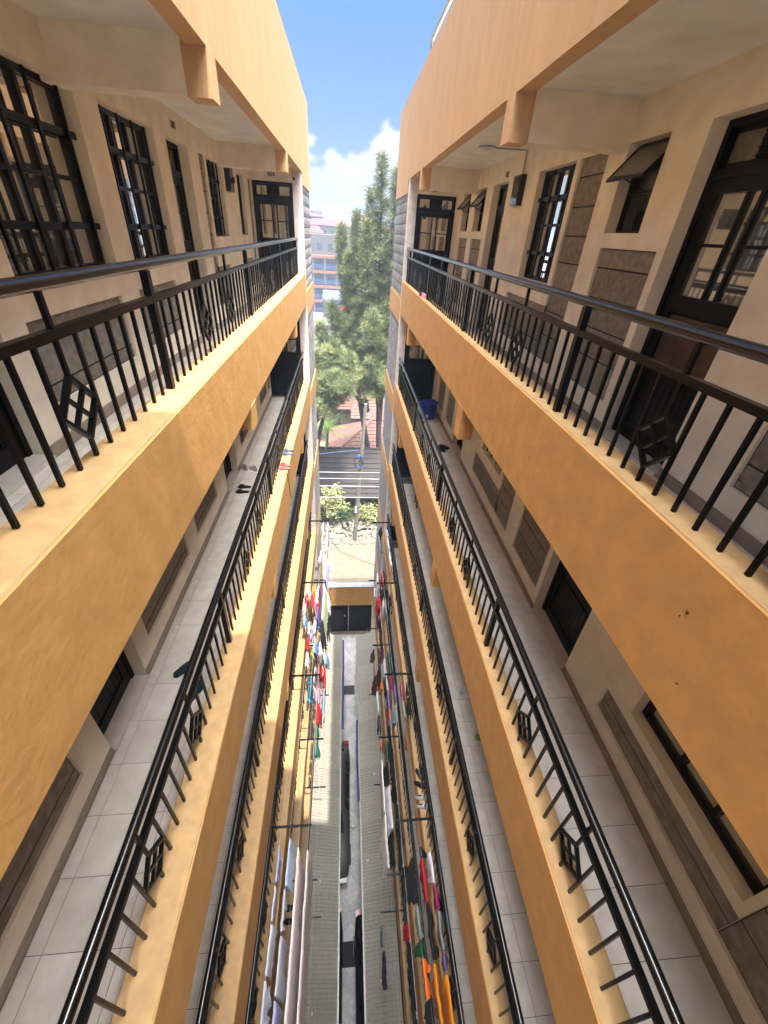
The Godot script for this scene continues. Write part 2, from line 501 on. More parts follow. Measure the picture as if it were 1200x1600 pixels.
# a small top-hung window, pushed open
func hopper_window(parent, xf: Transform3D, w: float, h: float, angle: float):
	var hw := w / 2
	var fm: Material = M["brown_black"]
	var st := mb()
	for sx in [-1, 1]: box(st, Vector3(sx * hw, 0, -0.03), Vector3(sx * (hw - 0.03), h, 0.01))
	for y in [0.0, h * 0.45, h - 0.03]: box(st, Vector3(-hw + .03, y, -0.03), Vector3(hw - .03, y + 0.03, 0.01))
	var win := obj("window", st, fm, parent)
	win.transform = xf
	var p := mb()
	box(p, Vector3(-hw + .03, .03, -0.02), Vector3(-0.006, h * 0.45, -0.012))
	box(p, Vector3(0.006, .03, -0.02), Vector3(hw - .03, h * 0.45, -0.012))
	obj("pane", p, M["glass_dark"], win)
	var dk := mb()
	box(dk, Vector3(-hw + .03, h * 0.45 + .03, -0.03), Vector3(hw - .03, h - .03, -0.026))
	obj("dark_opening", dk, M["dark_plastic"], win)
	var sash := mb()
	var sh := h * 0.52
	for sx in [-1, 1]: box(sash, Vector3(sx * (hw - .005), -sh, -0.012), Vector3(sx * (hw - 0.03), 0, 0.012))
	for y in [-sh, -0.028]: box(sash, Vector3(-hw + .03, y, -0.012), Vector3(hw - .03, y + 0.028, 0.012))
	var so := obj("sash", sash, fm, win)
	so.transform = Transform3D(Basis(Vector3.RIGHT, -angle), Vector3(0, h - 0.02, 0.025))
	var sp := mb()
	box(sp, Vector3(-hw + .03, -sh + .028, -0.004), Vector3(hw - .03, -.028, 0.004))
	var spo := obj("sash_pane", sp, M["frosted"], win)
	spo.transform = so.transform
	var stay := mb()
	bar(stay, Vector3(0, h * 0.46, 0.0), Vector3(0.02, h - sh * cos(angle) - .02, sh * sin(angle) + .02), 0.008, 0.012)
	obj("stay", stay, M["dark_plastic"], win)

# openings: [z0, z1, y0, y1 above floor, depth, what]
func openings(side: int) -> Array:
	var o := []
	if side == 1:
		o = [
			[-4.20, -3.13, 0.0, 2.61, 0.20, "door1"], [-5.36, -4.70, 1.86, 2.61, 0.17, "hopper"], [-5.34, -4.31, 0.30, 1.72, 0.035, "stone"],
			[-6.40, -5.74, 0.30, 2.61, 0.035, "stone"], [-7.72, -6.52, 1.24, 2.61, 0.17, "cage"], [-8.12, -6.40, 0.30, 0.98, 0.035, "stone"],
			[-10.05, -9.12, 0.0, 2.61, 0.20, "door"], [-11.25, -10.50, 1.86, 2.61, 0.17, "hopper"], [-12.45, -11.75, 1.86, 2.61, 0.17, "hopper"],
			[-11.20, -10.35, 0.30, 1.72, 0.035, "stone"], [-12.45, -11.60, 0.30, 1.72, 0.035, "stone"],
			[-2.10, -0.68, 1.24, 2.61, 0.17, "cage"], [-2.46, -0.62, 0.30, 0.98, 0.035, "stone"], [-0.62, 0.05, 0.30, 2.61, 0.035, "stone"],
			[0.6, 1.4, 0.30, 1.72, 0.035, "stone"],
		]
	else:
		o = [
			[-3.20, -2.32, 0.0, 2.55, 0.20, "door"], [-5.14, -3.56, 1.20, 2.55, 0.17, "cage"], [-5.06, -3.48, 0.34, 0.96, 0.035, "stone"],
			[-6.95, -5.58, 1.20, 2.55, 0.17, "cage"], [-6.72, -5.50, 0.34, 0.96, 0.035, "stone"], [-8.28, -7.36, 0.0, 2.55, 0.20, "door"],
			[-9.10, -8.80, 0.34, 2.55, 0.035, "stone"], [-10.25, -9.22, 1.42, 2.55, 0.17, "cage"], [-10.05, -9.10, 0.34, 0.96, 0.035, "stone"],
			[-12.2, -11.55, 1.42, 2.55, 0.17, "cage"], [-12.6, -11.4, 0.34, 0.96, 0.035, "stone"], [-13.15, -12.78, 0.34, 2.55, 0.035, "stone"],
			[-1.96, -0.3, 0.34, 0.96, 0.035, "stone"], [-1.7, -0.4, 1.20, 2.55, 0.17, "cage"],
		]
	return o

func openings_at(side: int, lv: int) -> Array:
	var o := openings(side)
	if side > 0 and lv > 0:
		for q in o:
			var near: bool = q[0] > -3.0
			if q[5] == "cage": q[2] = NEARSILL if near else 1.0
			elif q[5] == "stone" and q[3] < 1.0: q[3] = 0.66 if near else 0.77
	return o

func apartment_block(side: int):
	var P: Dictionary = SIDE[side]
	var s: float = P.s; var uF: float = P.uF; var uC: float = P.uC; var uW: float = P.uW
	var corner: float = P.corner
	var b := thing("apartment_block", "six storey ochre apartment block with open walkways, on the %s side of the narrow gap" % P.word, "apartment building")
	var ochre: Material = M["ochre"] if side < 0 else M["ochre_right"]
	var tiles := [M["tile"], M["tile_b"], M["tile_c"]]
	# inner body behind the rooms
	var body := mb()
	sbox(body, s, uW + 0.26, uW + 6.0, GROUND, 2.4, NEARZ, ENDZ)
	sbox(body, s, uF + 0.035, uW + 6.0, GROUND, 2.4, ENDZ - 0.10, corner + 0.01)
	obj("inner_wall", body, M["cream"], b)
	# roof parapet
	var rp := mb()
	sweep_z(rp, s, [Vector2(uF, P.p0), Vector2(uF, P.p1 - 0.015), Vector2(uF + 0.015, P.p1), Vector2(uF + 0.16, P.p1), Vector2(uF + 0.16, P.p0)], NEARZ, ENDZ - 0.35, 0.25, 0.004)
	sweep_z(rp, s, [Vector2(uF, 0.90), Vector2(uF, P.p1 - 0.015), Vector2(uF + 0.015, P.p1), Vector2(uF + 0.16, P.p1), Vector2(uF + 0.16, 0.90)], ENDZ - 0.35, corner, 0.25, 0.004)
	obj("roof_parapet", rp, M["ochre_parapet"], b)
	var rs := mb()
	sbox(rs, s, uF + 0.16, uW + 6.0, P.ceil, P.ceil + 0.2, NEARZ, ENDZ - 0.1)
	obj("ceiling", rs, M["ceiling"], b)
	for lv in 6:
		var fl: float = FLOORS[lv] + P.df
		var yc := fl + (0.61 if side > 0 else 0.60)
		var yb := fl - float(P.slab)
		var ceil_y: float = P.ceil if lv == 0 else FLOORS[lv - 1] + P.df - P.slab + 0.02
		# front upstand of the walkway with its worn coping
		var fa := mb()
		sweep_z(fa, s, [Vector2(uF, yb), Vector2(uF, yc - 0.012), Vector2(uF + 0.010, yc - 0.002), Vector2(uC - 0.01, yc - 0.002), Vector2(uC, yc - 0.012), Vector2(uC, yb)], NEARZ, ENDZ - 0.02, 0.16 if lv < 2 else 0.5, 0.005)
		obj("walkway_upstand", fa, ochre, b)
		var co := mb()
		sweep_z(co, s, [Vector2(uF + 0.006, yc - 0.003), Vector2(uF + 0.012, yc + 0.004), Vector2(uC - 0.012, yc + 0.004), Vector2(uC - 0.006, yc - 0.003)], NEARZ - 0.01, ENDZ - 0.01, 0.16 if lv < 2 else 0.5, 0.004)
		obj("coping", co, M["coping"], b)
		var sl := mb()
		sbox(sl, s, uC, uW + 0.26, yb + 0.02, fl - 0.014, NEARZ, ENDZ - 0.1)
		obj("floor_slab", sl, M["ceiling"], b)
		var gr := mb()
		sbox(gr, s, uC, uW + 0.2, fl - 0.0139, fl - 0.006, NEARZ - .01, ENDZ - 0.06)
		obj("grout_bed", gr, M["grout"], b)
		# band of the end wing
		var bd := mb()
		sweep_z(bd, s, [Vector2(uF, fl - 0.52), Vector2(uF, fl + 0.14), Vector2(uF + 0.06, fl + 0.15), Vector2(uF + 0.06, fl - 0.52)], ENDZ - 0.24, corner, 0.5, 0.003)
		obj("wing_band", bd, ochre, b)
		# pale pier at the end of the walkway and its return
		var pz := mb()
		var pier := 1.83 if side > 0 else 1.345
		sbox(pz, s, uF + 0.012, pier, fl - 0.2, ceil_y, ENDZ, ENDZ - 0.24)
		obj("pier", pz, M["pale"], b)
		# end wall: lintel over the door
		var dtop := fl + (2.60 if side > 0 else 2.56)
		var dl := (uW - 0.02) - (pier + 0.0)
		var ew := mb()
		sbox(ew, s, pier, uW + 0.1, dtop, ceil_y, ENDZ - 0.02, ENDZ - 0.24)
		obj("end_wall", ew, M["cream"], b)
		var dx := Transform3D(Basis(), Vector3(s * (pier + uW) / 2, fl + 0.02, ENDZ - 0.06))
		door(b, dx, dl + .02, dtop - fl - .02, 2, M["glass"])
		# beams across the walkway with an ochre end under the upstand
		for bz in P.beams:
			var by: float = P.beam_y if lv == 0 else (FLOORS[lv - 1] + P.df - (0.655 if side > 0 else 0.42))
			var under: float = P.p0 if lv == 0 else FLOORS[lv - 1] + P.df - P.slab
			var bm := mb()
			sbox(bm, s, uF + 0.2, uW + 0.1, by, ceil_y + 0.03, bz - 0.12, bz + 0.12)
			obj("beam", bm, M["cream"], b)
			var be := mb()
			sweep_z(be, s, [Vector2(uF - 0.004, by - 0.01), Vector2(uF - 0.004, under + 0.02), Vector2(uF + 0.2, under + 0.02), Vector2(uF + 0.2, by - 0.01)], bz + 0.125, bz - 0.125, 0.3, 0.0)
			obj("beam_end", be, M["ochre_parapet"] if lv == 0 else ochre, b)
		# room wall with its openings
		var holes := []
		for o in openings_at(side, lv): holes.append([o[0], o[1], fl + o[2], fl + o[3], o[4]])
		var wl := mb()
		wall_with_holes(wl, s, uW, fl - 0.1, ceil_y + 0.05, ENDZ - 0.15, NEARZ, holes)
		# slightly thicker lower face below the lintel line
		obj("wall", wl, M["cream"], b)
		for o in openings_at(side, lv):
			if o[5] == "stone":
				var back := mb()
				sbox(back, s, uW + 0.034, uW + 0.05, fl + o[2], fl + o[3], o[0], o[1])
				obj("mortar_bed", back, M["mortar"], b)
		for o in openings_at(side, lv):
			var zc: float = (o[0] + o[1]) / 2; var w: float = o[1] - o[0]
			var xf := Transform3D(facing(s), Vector3(s * (uW + o[4] - 0.03), fl + o[2], zc))
			match o[5]:
				"door1": door(b, xf.translated(Vector3(0, .02, 0)), w, o[3] - .02, 1 if lv == 0 else 0, M["glass"])
				"door": door(b, xf.translated(Vector3(0, .02, 0)), w, o[3] - .02, 0, M["glass"])
				"cage": caged_window(b, xf, w, o[3] - o[2], M["glass"], not (side > 0 and o[0] > -3.0))
				"hopper": hopper_window(b, xf, w, o[3] - o[2], 0.72)
				"stone":
					if lv < 3: stone_panel(b, s, uW + 0.028, o[0], o[1], fl + o[2], fl + o[3], 0.30)
					else:
						var q := mb()
						sbox(q, s, uW + 0.012, uW + 0.03, fl + o[2], fl + o[3], o[0], o[1])
						obj("stone_facing", q, M["stone_brown"], b)
		# threshold of the doors
		for o in openings_at(side, lv):
			if o[5].begins_with("door"):
				var th := mb()
				sbox(th, s, uW - 0.03, uW + 0.2, fl - 0.005, fl + 0.035, o[0] + .01, o[1] - .01)
				obj("threshold", th, M["tile_b"], b)
		# skirting, one run between each pair of doors, in short lengths
		var stops := [NEARZ]
		var doors := []
		for o in openings_at(side, lv): if o[5].begins_with("door"): doors.append([o[1], o[0]])
		doors.sort_custom(func(p, q): return p[0] > q[0])
		for d in doors: stops.append(d[0]); stops.append(d[1])
		stops.append(ENDZ)
		var z := 0.0
		for i in range(0, stops.size(), 2):
			var sk := mb()
			sbox(sk, s, uW - 0.012, uW + 0.01, fl - 0.01, fl + 0.103, stops[i + 1] + .002, stops[i] - .002)
			z = ceil(stops[i + 1] / 0.4425) * 0.4425 + 0.16
			while z < stops[i] - 0.02:
				sbox(sk, s, uW - 0.0125, uW - 0.011, fl - 0.01, fl + 0.104, z, z + 0.003)
				z += 0.4425
			obj("skirting", sk, M["skirting"], b)
		# floor tiles
		var mid := 2.268 if side > 0 else 1.655
		var cols := [[uC, mid], [mid, uW - (0.014 if side > 0 else 0.13)]]
		if side < 0: cols.append([uW - 0.13, uW - 0.015])
		if lv < 3:
			var meshes := []
			for c in cols:
				var bmsh := BoxMesh.new(); bmsh.size = Vector3(c[1] - c[0] - 0.005, 0.012, 0.4425 - 0.005)
				meshes.append(bmsh)
			z = -0.54 if side > 0 else -0.87
			while z < 1.2: z += 0.4425
			while z - 0.4425 > ENDZ - 0.06:
				for i in cols.size():
					var t := put("floor_tile", meshes[i], tiles[rng.randi() % 3], b)
					t.position = Vector3(s * (cols[i][0] + cols[i][1]) / 2, fl - 0.006 + rng.randf_range(0, 0.0015), z - 0.22125)
				z -= 0.4425
		else:
			var ft := mb()
			z = -0.54 if side > 0 else -0.87
			while z < 1.2: z += 0.4425
			while z - 0.4425 > ENDZ - 0.06:
				for c in cols: sbox(ft, s, c[0] + 0.0025, c[1] - 0.0025, fl - 0.012, fl, z, z - 0.4375)
				z -= 0.4425
			tag(obj("floor_tiling", ft, M["tile"], b), "", "", "", "stuff")
		# stone of the end wing, visible towards the gap
		var top_y: float = 0.90 if lv == 0 else FLOORS[lv - 1] + P.df - 0.52
		if lv < 3:
			stone_panel(b, s, uF + 0.022, corner + 0.02, ENDZ - 0.30, fl + 0.15, top_y, 0.25, "wing_block", ["stone_grey", "stone_grey_b"], 0.52)
		else:
			var q := mb()
			for k in 9:
				var yy := fl + 0.16 + k * 0.25
				if yy + .24 < top_y: sbox(q, s, uF + 0.006, uF + 0.034, yy, yy + 0.238, corner + 0.02, ENDZ - 0.30)
			obj("wing_courses", q, M["stone_grey"], b)
		var bk := mb()
		sbox(bk, s, uF + 0.03, uF + 0.036, fl + 0.15, top_y, corner + 0.01, ENDZ - 0.26)
		obj("wing_mortar", bk, M["mortar"], b)
		var qn := mb()
		sbox(qn, s, uF + 0.005, uF + 0.04, fl + 0.15, top_y, ENDZ - 0.24, ENDZ - 0.31)
		obj("corner_strip", qn, M["coping"], b)
	if side > 0:
		# mud daubs left on the near upstand
		for q in [[-1.389, -1.224, .009], [-1.435, -1.246, .005], [-1.716, -1.072, .006]]:
			var dbm := mb()
			lathe(dbm, Vector3.ZERO, [Vector2(0, -q[2] * 1.6), Vector2(q[2], -q[2] * .5), Vector2(q[2] * .8, q[2] * .8), Vector2(0, q[2] * 1.5)], 8)
			obj("mud_daub", dbm, M["rust_panel"], b).position = Vector3(uF, q[0], q[1])
	# columns that carry the first walkway over the parking
	for bz in P.beams:
		var cm := mb()
		sbox(cm, s, uF + 0.03, uF + 0.28, GROUND, FLOORS[5] - 0.2, bz - 0.13, bz + 0.13)
		obj("column", cm, M["cream"], b)
	return b

# ---------- railings ----------
var mesh_of := {}
func railing(side: int, lv: int):
	var P: Dictionary = SIDE[side]
	var s: float = P.s; var x: float = s * float(P.uR)
	var fl: float = FLOORS[lv] + P.df
	var yc := fl + 0.612
	var yh: float = fl + 1.402; var ym: float = fl + 1.205
	var r := thing("balcony_railing", "black steel railing with diamond ornaments along the %s walkway of the %s block" % [ORD[lv] + " storey", P.word], "railing", Vector3(x, yc, 0), "walkway railings")
	var bm: Material = M["black_paint"]
	var hr := mb()
	tube(hr, Vector3(0, yh - yc, NEARZ), Vector3(0, yh - yc, ENDZ + 0.01), 0.032, 14)
	obj("handrail", hr, M["handrail_paint"], r)
	var mr := mb()
	box(mr, Vector3(-0.022, ym - yc - 0.02, NEARZ), Vector3(0.022, ym - yc + 0.02, ENDZ + 0.01))
	obj("mid_rail", mr, bm, r)
	var z0 := -3.09 if side > 0 else -3.19
	var pitch := 3.2; var nb := 20
	if not mesh_of.has("baluster"):
		var q := BoxMesh.new(); q.size = Vector3(0.020, 0.580, 0.020); mesh_of["baluster"] = q
		var pm := BoxMesh.new(); pm.size = Vector3(0.050, 0.76, 0.050); mesh_of["post"] = pm
		var sm := BoxMesh.new(); sm.size = Vector3(0.024, 0.15, 0.024); mesh_of["stub"] = sm
		var d := mb()
		var h := 0.153
		var c := [Vector3(0, h, 0), Vector3(0, 0, h), Vector3(0, -h, 0), Vector3(0, 0, -h)]
		for i in 4: bar(d, c[i], c[(i + 1) % 4], 0.030, 0.018)
		bar(d, (c[0] + c[1]) / 2, (c[2] + c[3]) / 2, 0.022, 0.016)
		bar(d, (c[1] + c[2]) / 2, (c[3] + c[0]) / 2, 0.024, 0.014)
		mesh_of["diamond"] = done(d)
		var t := mb()
		box(t, Vector3(-.010, -0.29, -.010), Vector3(.010, -0.19, .010))
		mesh_of["cut_low"] = done(t)
		t = mb()
		box(t, Vector3(-.010, 0.11, -.010), Vector3(.010, 0.29, .010))
		mesh_of["cut_high"] = done(t)
	var single := lv < 3
	var many := mb()
	var bay := -4
	var z := z0 + pitch
	while z > ENDZ:
		var at_z := z
		if at_z < NEARZ:
			var po := put("post", mesh_of["post"], bm, r)
			po.position = Vector3(0, 0.378, at_z)
		for i in range(1, nb):
			var bz := at_z - pitch * i / nb
			if bz < ENDZ + 0.04 or bz > 1.4: continue
			if i == 7 or i == 13:
				var dm := put("diamond_ornament", mesh_of["diamond"], bm, r)
				dm.position = Vector3(0, 0.25, bz)
				for cm in ["cut_low", "cut_high"]:
					var ct := put("baluster", mesh_of[cm], bm, r)
					ct.position = Vector3(0, 0.286, bz)
				var sb := put("stub", mesh_of["stub"], bm, r)
				sb.position = Vector3(0, 0.685, bz)
			elif single:
				var ba := put("baluster", mesh_of["baluster"], bm, r)
				ba.position = Vector3(0, 0.286, bz)
				ba.rotation = Vector3(rng.randf_range(-.006, .006), rng.randf_range(-.1, .1), 0)
			else:
				box(many, Vector3(-.010, -.002, bz - .010), Vector3(.010, .575, bz + .010))
		z -= pitch
	if not single: tag(obj("balusters", many, bm, r), "", "", "", "stuff")

# ---------- small fittings ----------
func plate(text: String, at: Vector3, basis: Basis, label: String):
	var o := thing("number_plate", label, "number plate", at)
	o.basis = basis
	var st := mb()
	box(st, Vector3(-0.11, -0.055, 0), Vector3(0.11, 0.055, 0.008))
	obj("plate", st, M["print_pale"], o)
	var tm := TextMesh.new()
	var f := SystemFont.new(); f.font_names = PackedStringArray(["Droid Sans"]); f.font_weight = 700
	tm.font = f; tm.text = text; tm.font_size = 24; tm.pixel_size = 0.0045; tm.depth = 0.003
	var t := put("number", tm, M["print_black"], o)
	t.position = Vector3(0, 0, 0.0095)

func fittings():
	var R: Dictionary = SIDE[1]; var L: Dictionary = SIDE[-1]
	plate("601", Vector3(2.30, 0.98, ENDZ - 0.02), Basis(), "small plate numbered 601 over the end door of the right top walkway")
	plate("608", Vector3(-1.85, 1.04, ENDZ - 0.02), Basis(), "small plate numbered 608 over the end door of the left top walkway")
	plate("602", Vector3(R.uW, 0.985, -9.25), facing(1), "small plate numbered 602 on cream wall above the second right door")
	plate("607", Vector3(-L.uW, 1.04, -7.75), facing(-1), "small plate numbered 607 on cream wall above the left top door")
	plate("603", Vector3(R.uW, 1.0, -3.35), facing(1), "small plate numbered 603 above the rusty door of the right top walkway")
	for side in [1, -1]:
		var P: Dictionary = SIDE[side]
		var s: float = P.s
		var zb := -8.42 if side > 0 else -10.62
		var zl := -8.5 if side > 0 else -10.43
		var ul := 2.22 if side > 0 else 1.70
		var mbx := thing("meter_box", "dark metal meter box on the cream wall of the %s top walkway" % P.word, "meter box", Vector3(s * P.uW, 0.70, zb))
		mbx.basis = facing(s)
		var st := mb()
		box(st, Vector3(-0.17, -0.20, 0), Vector3(0.17, 0.20, 0.09))
		obj("case", st, M["dark_plastic"], mbx)
		var dr := mb()
		box(dr, Vector3(-0.145, -0.175, 0.09), Vector3(0.145, 0.175, 0.098))
		obj("lid", dr, M["glass_dark"], mbx)
		var lk := mb()
		box(lk, Vector3(0.15, -0.05, 0.09), Vector3(0.185, 0.05, 0.115))
		obj("latch", lk, M["dark_plastic"], mbx)
		var cd := mb()
		path_tube(cd, [Vector3(s * (P.uW - 0.015), 0.90, zb), Vector3(s * (P.uW - 0.015), P.ceil - 0.02, zb), Vector3(s * (P.uW - 0.03), P.ceil - 0.015, zb), Vector3(s * (ul + 0.09), P.ceil - 0.015, zl)], 0.011, 8)
		tag(obj("conduit", cd, M["grey_plastic"]), "thin grey conduit from the %s meter box up to the ceiling lamp" % P.word, "conduit")
		var lp := thing("ceiling_lamp", "round white ceiling lamp, unlit, under the %s top walkway ceiling" % P.word, "ceiling lamp", Vector3(s * ul, P.ceil, zl))
		var bs := mb()
		lathe(bs, Vector3.ZERO, [Vector2(0, -0.022), Vector2(0.135, -0.022), Vector2(0.14, -0.001)], 28)
		obj("base", bs, M["grey_plastic"], lp)
		var df := mb()
		lathe(df, Vector3.ZERO, [Vector2(0, -0.062), Vector2(0.09, -0.055), Vector2(0.122, -0.036), Vector2(0.128, -0.022)], 28)
		obj("diffuser", df, M["white_plastic"], lp)
	var cam := thing("security_camera", "white security camera with black lens beside the 608 door on the left pier", "security camera", Vector3(-1.30, 1.02, ENDZ + 0.02))
	var a := mb()
	tube(a, Vector3(0, 0, 0), Vector3(0, 0, 0.05), 0.05, 14)
	obj("mount", a, M["white_plastic"], cam)
	a = mb()
	tube(a, Vector3(0, -0.01, 0.04), Vector3(0.02, -0.05, 0.18), 0.045, 14)
	obj("body", a, M["white_plastic"], cam)
	a = mb()
	tube(a, Vector3(0.02, -0.05, 0.18), Vector3(0.021, -0.052, 0.186), 0.035, 14)
	obj("lens", a, M["dark_plastic"], cam)
	# guard rail on the right roof
	var g := thing("roof_rail", "pale tubular guard rail standing on the parapet of the right roof", "guard rail", Vector3(1.68, 2.98, -8))
	var hb := mb()
	tube(hb, Vector3(0, 0.24, 6), Vector3(0, 0.24, -4.0), 0.035, 10)
	obj("top_rail", hb, M["steel"], g)
	for z in [-3.95, -0.8, 2.4, 5.6]:
		var pb := mb()
		tube(pb, Vector3(0, 0, z), Vector3(0, 0.22, z), 0.025, 8)
		obj("post", pb, M["steel"], g)
	# floor drains
	for q in [[Vector3(-2.02, FLOORS[1] + 0.06, -10.4), "white plastic floor drain in the tiles of the left fifth storey walkway"], [Vector3(2.34, FLOORS[2], -4.66), "white plastic floor drain in the tiles of the right fourth storey walkway"]]:
		var d := thing("floor_drain", q[1], "floor drain", q[0])
		var f := mb()
		box(f, Vector3(-0.075, 0, -0.075), Vector3(0.075, 0.006, 0.075))
		obj("frame", f, M["drain_white"], d)
		f = mb()
		tube(f, Vector3(0, 0.006, 0), Vector3(0, 0.009, 0), 0.05, 16)
		obj("grate", f, M["grey_plastic"], d)
	# blue barrel
	var br := thing("water_barrel", "blue plastic water barrel with lid at the end of the right fifth storey walkway", "barrel", Vector3(2.52, FLOORS[1], -12.0))
	var bb := mb()
	lathe(bb, Vector3.ZERO, [Vector2(0.20, 0.0), Vector2(0.225, 0.04), Vector2(0.24, 0.2), Vector2(0.235, 0.215), Vector2(0.245, 0.23), Vector2(0.252, 0.40), Vector2(0.24, 0.47)], 28)
	obj("body", bb, M["blue_plastic"], br)
	bb = mb()
	lathe(bb, Vector3.ZERO, [Vector2(0.262, 0.445), Vector2(0.262, 0.49), Vector2(0.25, 0.505), Vector2(0.20, 0.512), Vector2(0.0, 0.515)], 28)
	obj("lid", bb, M["blue_plastic"], br)
	bb = mb()
	bar(bb, Vector3(-.10, 0.13, 0.236), Vector3(-.03, 0.13, 0.243), 0.005, 0.09, Vector3.BACK)
	obj("sticker", bb, M["white_plastic"], br)
	var ch := thing("plastic_chair", "black plastic chair with a brown seat at the right fourth storey wall", "chair", Vector3(2.55, FLOORS[2], -11.5))
	var cc := mb()
	box(cc, Vector3(-.2, .40, -.2), Vector3(.2, .44, .2)); obj("seat", cc, M["brown_black"], ch)
	cc = mb()
	box(cc, Vector3(-.2, .44, -.2), Vector3(.2, .85, -.17)); obj("backrest", cc, M["dark_plastic"], ch)
	for sx in [-1, 1]:
		for sz in [-1, 1]:
			cc = mb(); bar(cc, Vector3(sx * .18, 0, sz * .18), Vector3(sx * .17, .40, sz * .17), .035, .035); obj("leg", cc, M["dark_plastic"], ch)
	var lf := mb()
	for k in 7:
		var an := k * 0.9
		var o := Vector3(cos(an), 0.35 + 0.1 * (k % 3), sin(an)) * 0.05
		tri(lf, Vector3(0, .02, 0), o + Vector3(-o.z, 0, o.x) * 0.5, o * 1.7); tri(lf, Vector3(0, .02, 0), o * 1.7, o - Vector3(-o.z, 0, o.x) * 0.5)
	var lo := obj("cabbage_leaf", lf, M["leaf_bright"])
	lo.position = Vector3(2.44, FLOORS[2] + 0.004, -3.76)
	tag(lo, "small green leaf lying on the right fourth storey tiles", "leaf")

# ---------- footwear ----------
func shoe(called: String, label: String, at: Vector3, turn: float, style: String, c: Color, sole_c: Color, L := 0.28):
	var o := thing(called, label, "footwear", at)
	o.rotation.y = turn
	var wd := func(t: float) -> float: return 0.5 * L * (0.30 + 0.09 * sin(t * PI * 1.05 + 0.2) - 0.10 * sin(t * TAU)) * sqrt(maxf(0.0, 1.0 - pow(absf(2.0 * t - 1.0), 5.0)))
	var n := 14
	var sole := mb()
	var th := 0.018
	for i in n:
		var t0 := float(i) / n; var t1 := float(i + 1) / n
		var a: float = wd.call(t0); var b: float = wd.call(t1)
		var z0 := (t0 - 0.5) * L; var z1 := (t1 - 0.5) * L
		var y := Vector3(0, th, 0)
		quad(sole, Vector3(-a, th, z0), Vector3(a, th, z0), Vector3(b, th, z1), Vector3(-b, th, z1))
		quad(sole, Vector3(a, th, z0), Vector3(a, 0, z0), Vector3(b, 0, z1), Vector3(b, th, z1))
		quad(sole, Vector3(-b, th, z1), Vector3(-b, 0, z1), Vector3(-a, 0, z0), Vector3(-a, th, z0))
	obj("sole", sole, cloth_mat(sole_c), o)
	var up := mb()
	var m := 8
	if style == "slipper":
		for i in 4:
			var ta := 0.58 + i * 0.06; var tb := ta + 0.06
			for k in m:
				var p := []
				for q in [[ta, k], [ta, k + 1], [tb, k + 1], [tb, k]]:
					var an: float = PI * q[1] / m
					var w: float = wd.call(q[0]) * 1.03
					p.append(Vector3(cos(an) * w, th + sin(an) * 0.045, (q[0] - 0.5) * L))
				quad(up, p[0], p[1], p[2], p[3])
		obj("strap", up, cloth_mat(c), o)
	else:
		up.set_smooth_group(1)
		var hgt := func(t: float) -> float: return (0.085 if style == "shoe" else 0.062) * (1.0 - 0.55 * smoothstep(0.35, 0.95, t)) * (1.0 if t > 0.04 else 0.8)
		for i in range(0, n):
			for k in m:
				var t0 := float(i) / n; var t1 := float(i + 1) / n
				if t0 < 0.50 and t0 >= 0.07 and (k == 3 or k == 4): continue
				var p := []
				for q in [[t0, k], [t0, k + 1], [t1, k + 1], [t1, k]]:
					var an: float = PI * q[1] / m
					var w: float = wd.call(q[0]) * (0.98 - 0.1 * sin(an))
					p.append(Vector3(cos(an) * w, th + sin(an) * hgt.call(q[0]), (q[0] - 0.5) * L))
				quad(up, p[0], p[1], p[2], p[3])
		obj("upper", up, cloth_mat(c), o)
		var ins := mb()
		for i in range(1, 7):
			var t0 := float(i) / n; var t1 := float(i + 1) / n
			var a: float = wd.call(t0) * 0.75; var b: float = wd.call(t1) * 0.75
			quad(ins, Vector3(-a, th + .012, (t0 - .5) * L), Vector3(a, th + .012, (t0 - .5) * L), Vector3(b, th + .012, (t1 - .5) * L), Vector3(-b, th + .012, (t1 - .5) * L))
		obj("insole", ins, cloth_mat(Color(0.12, 0.12, 0.13)), o)
	return o

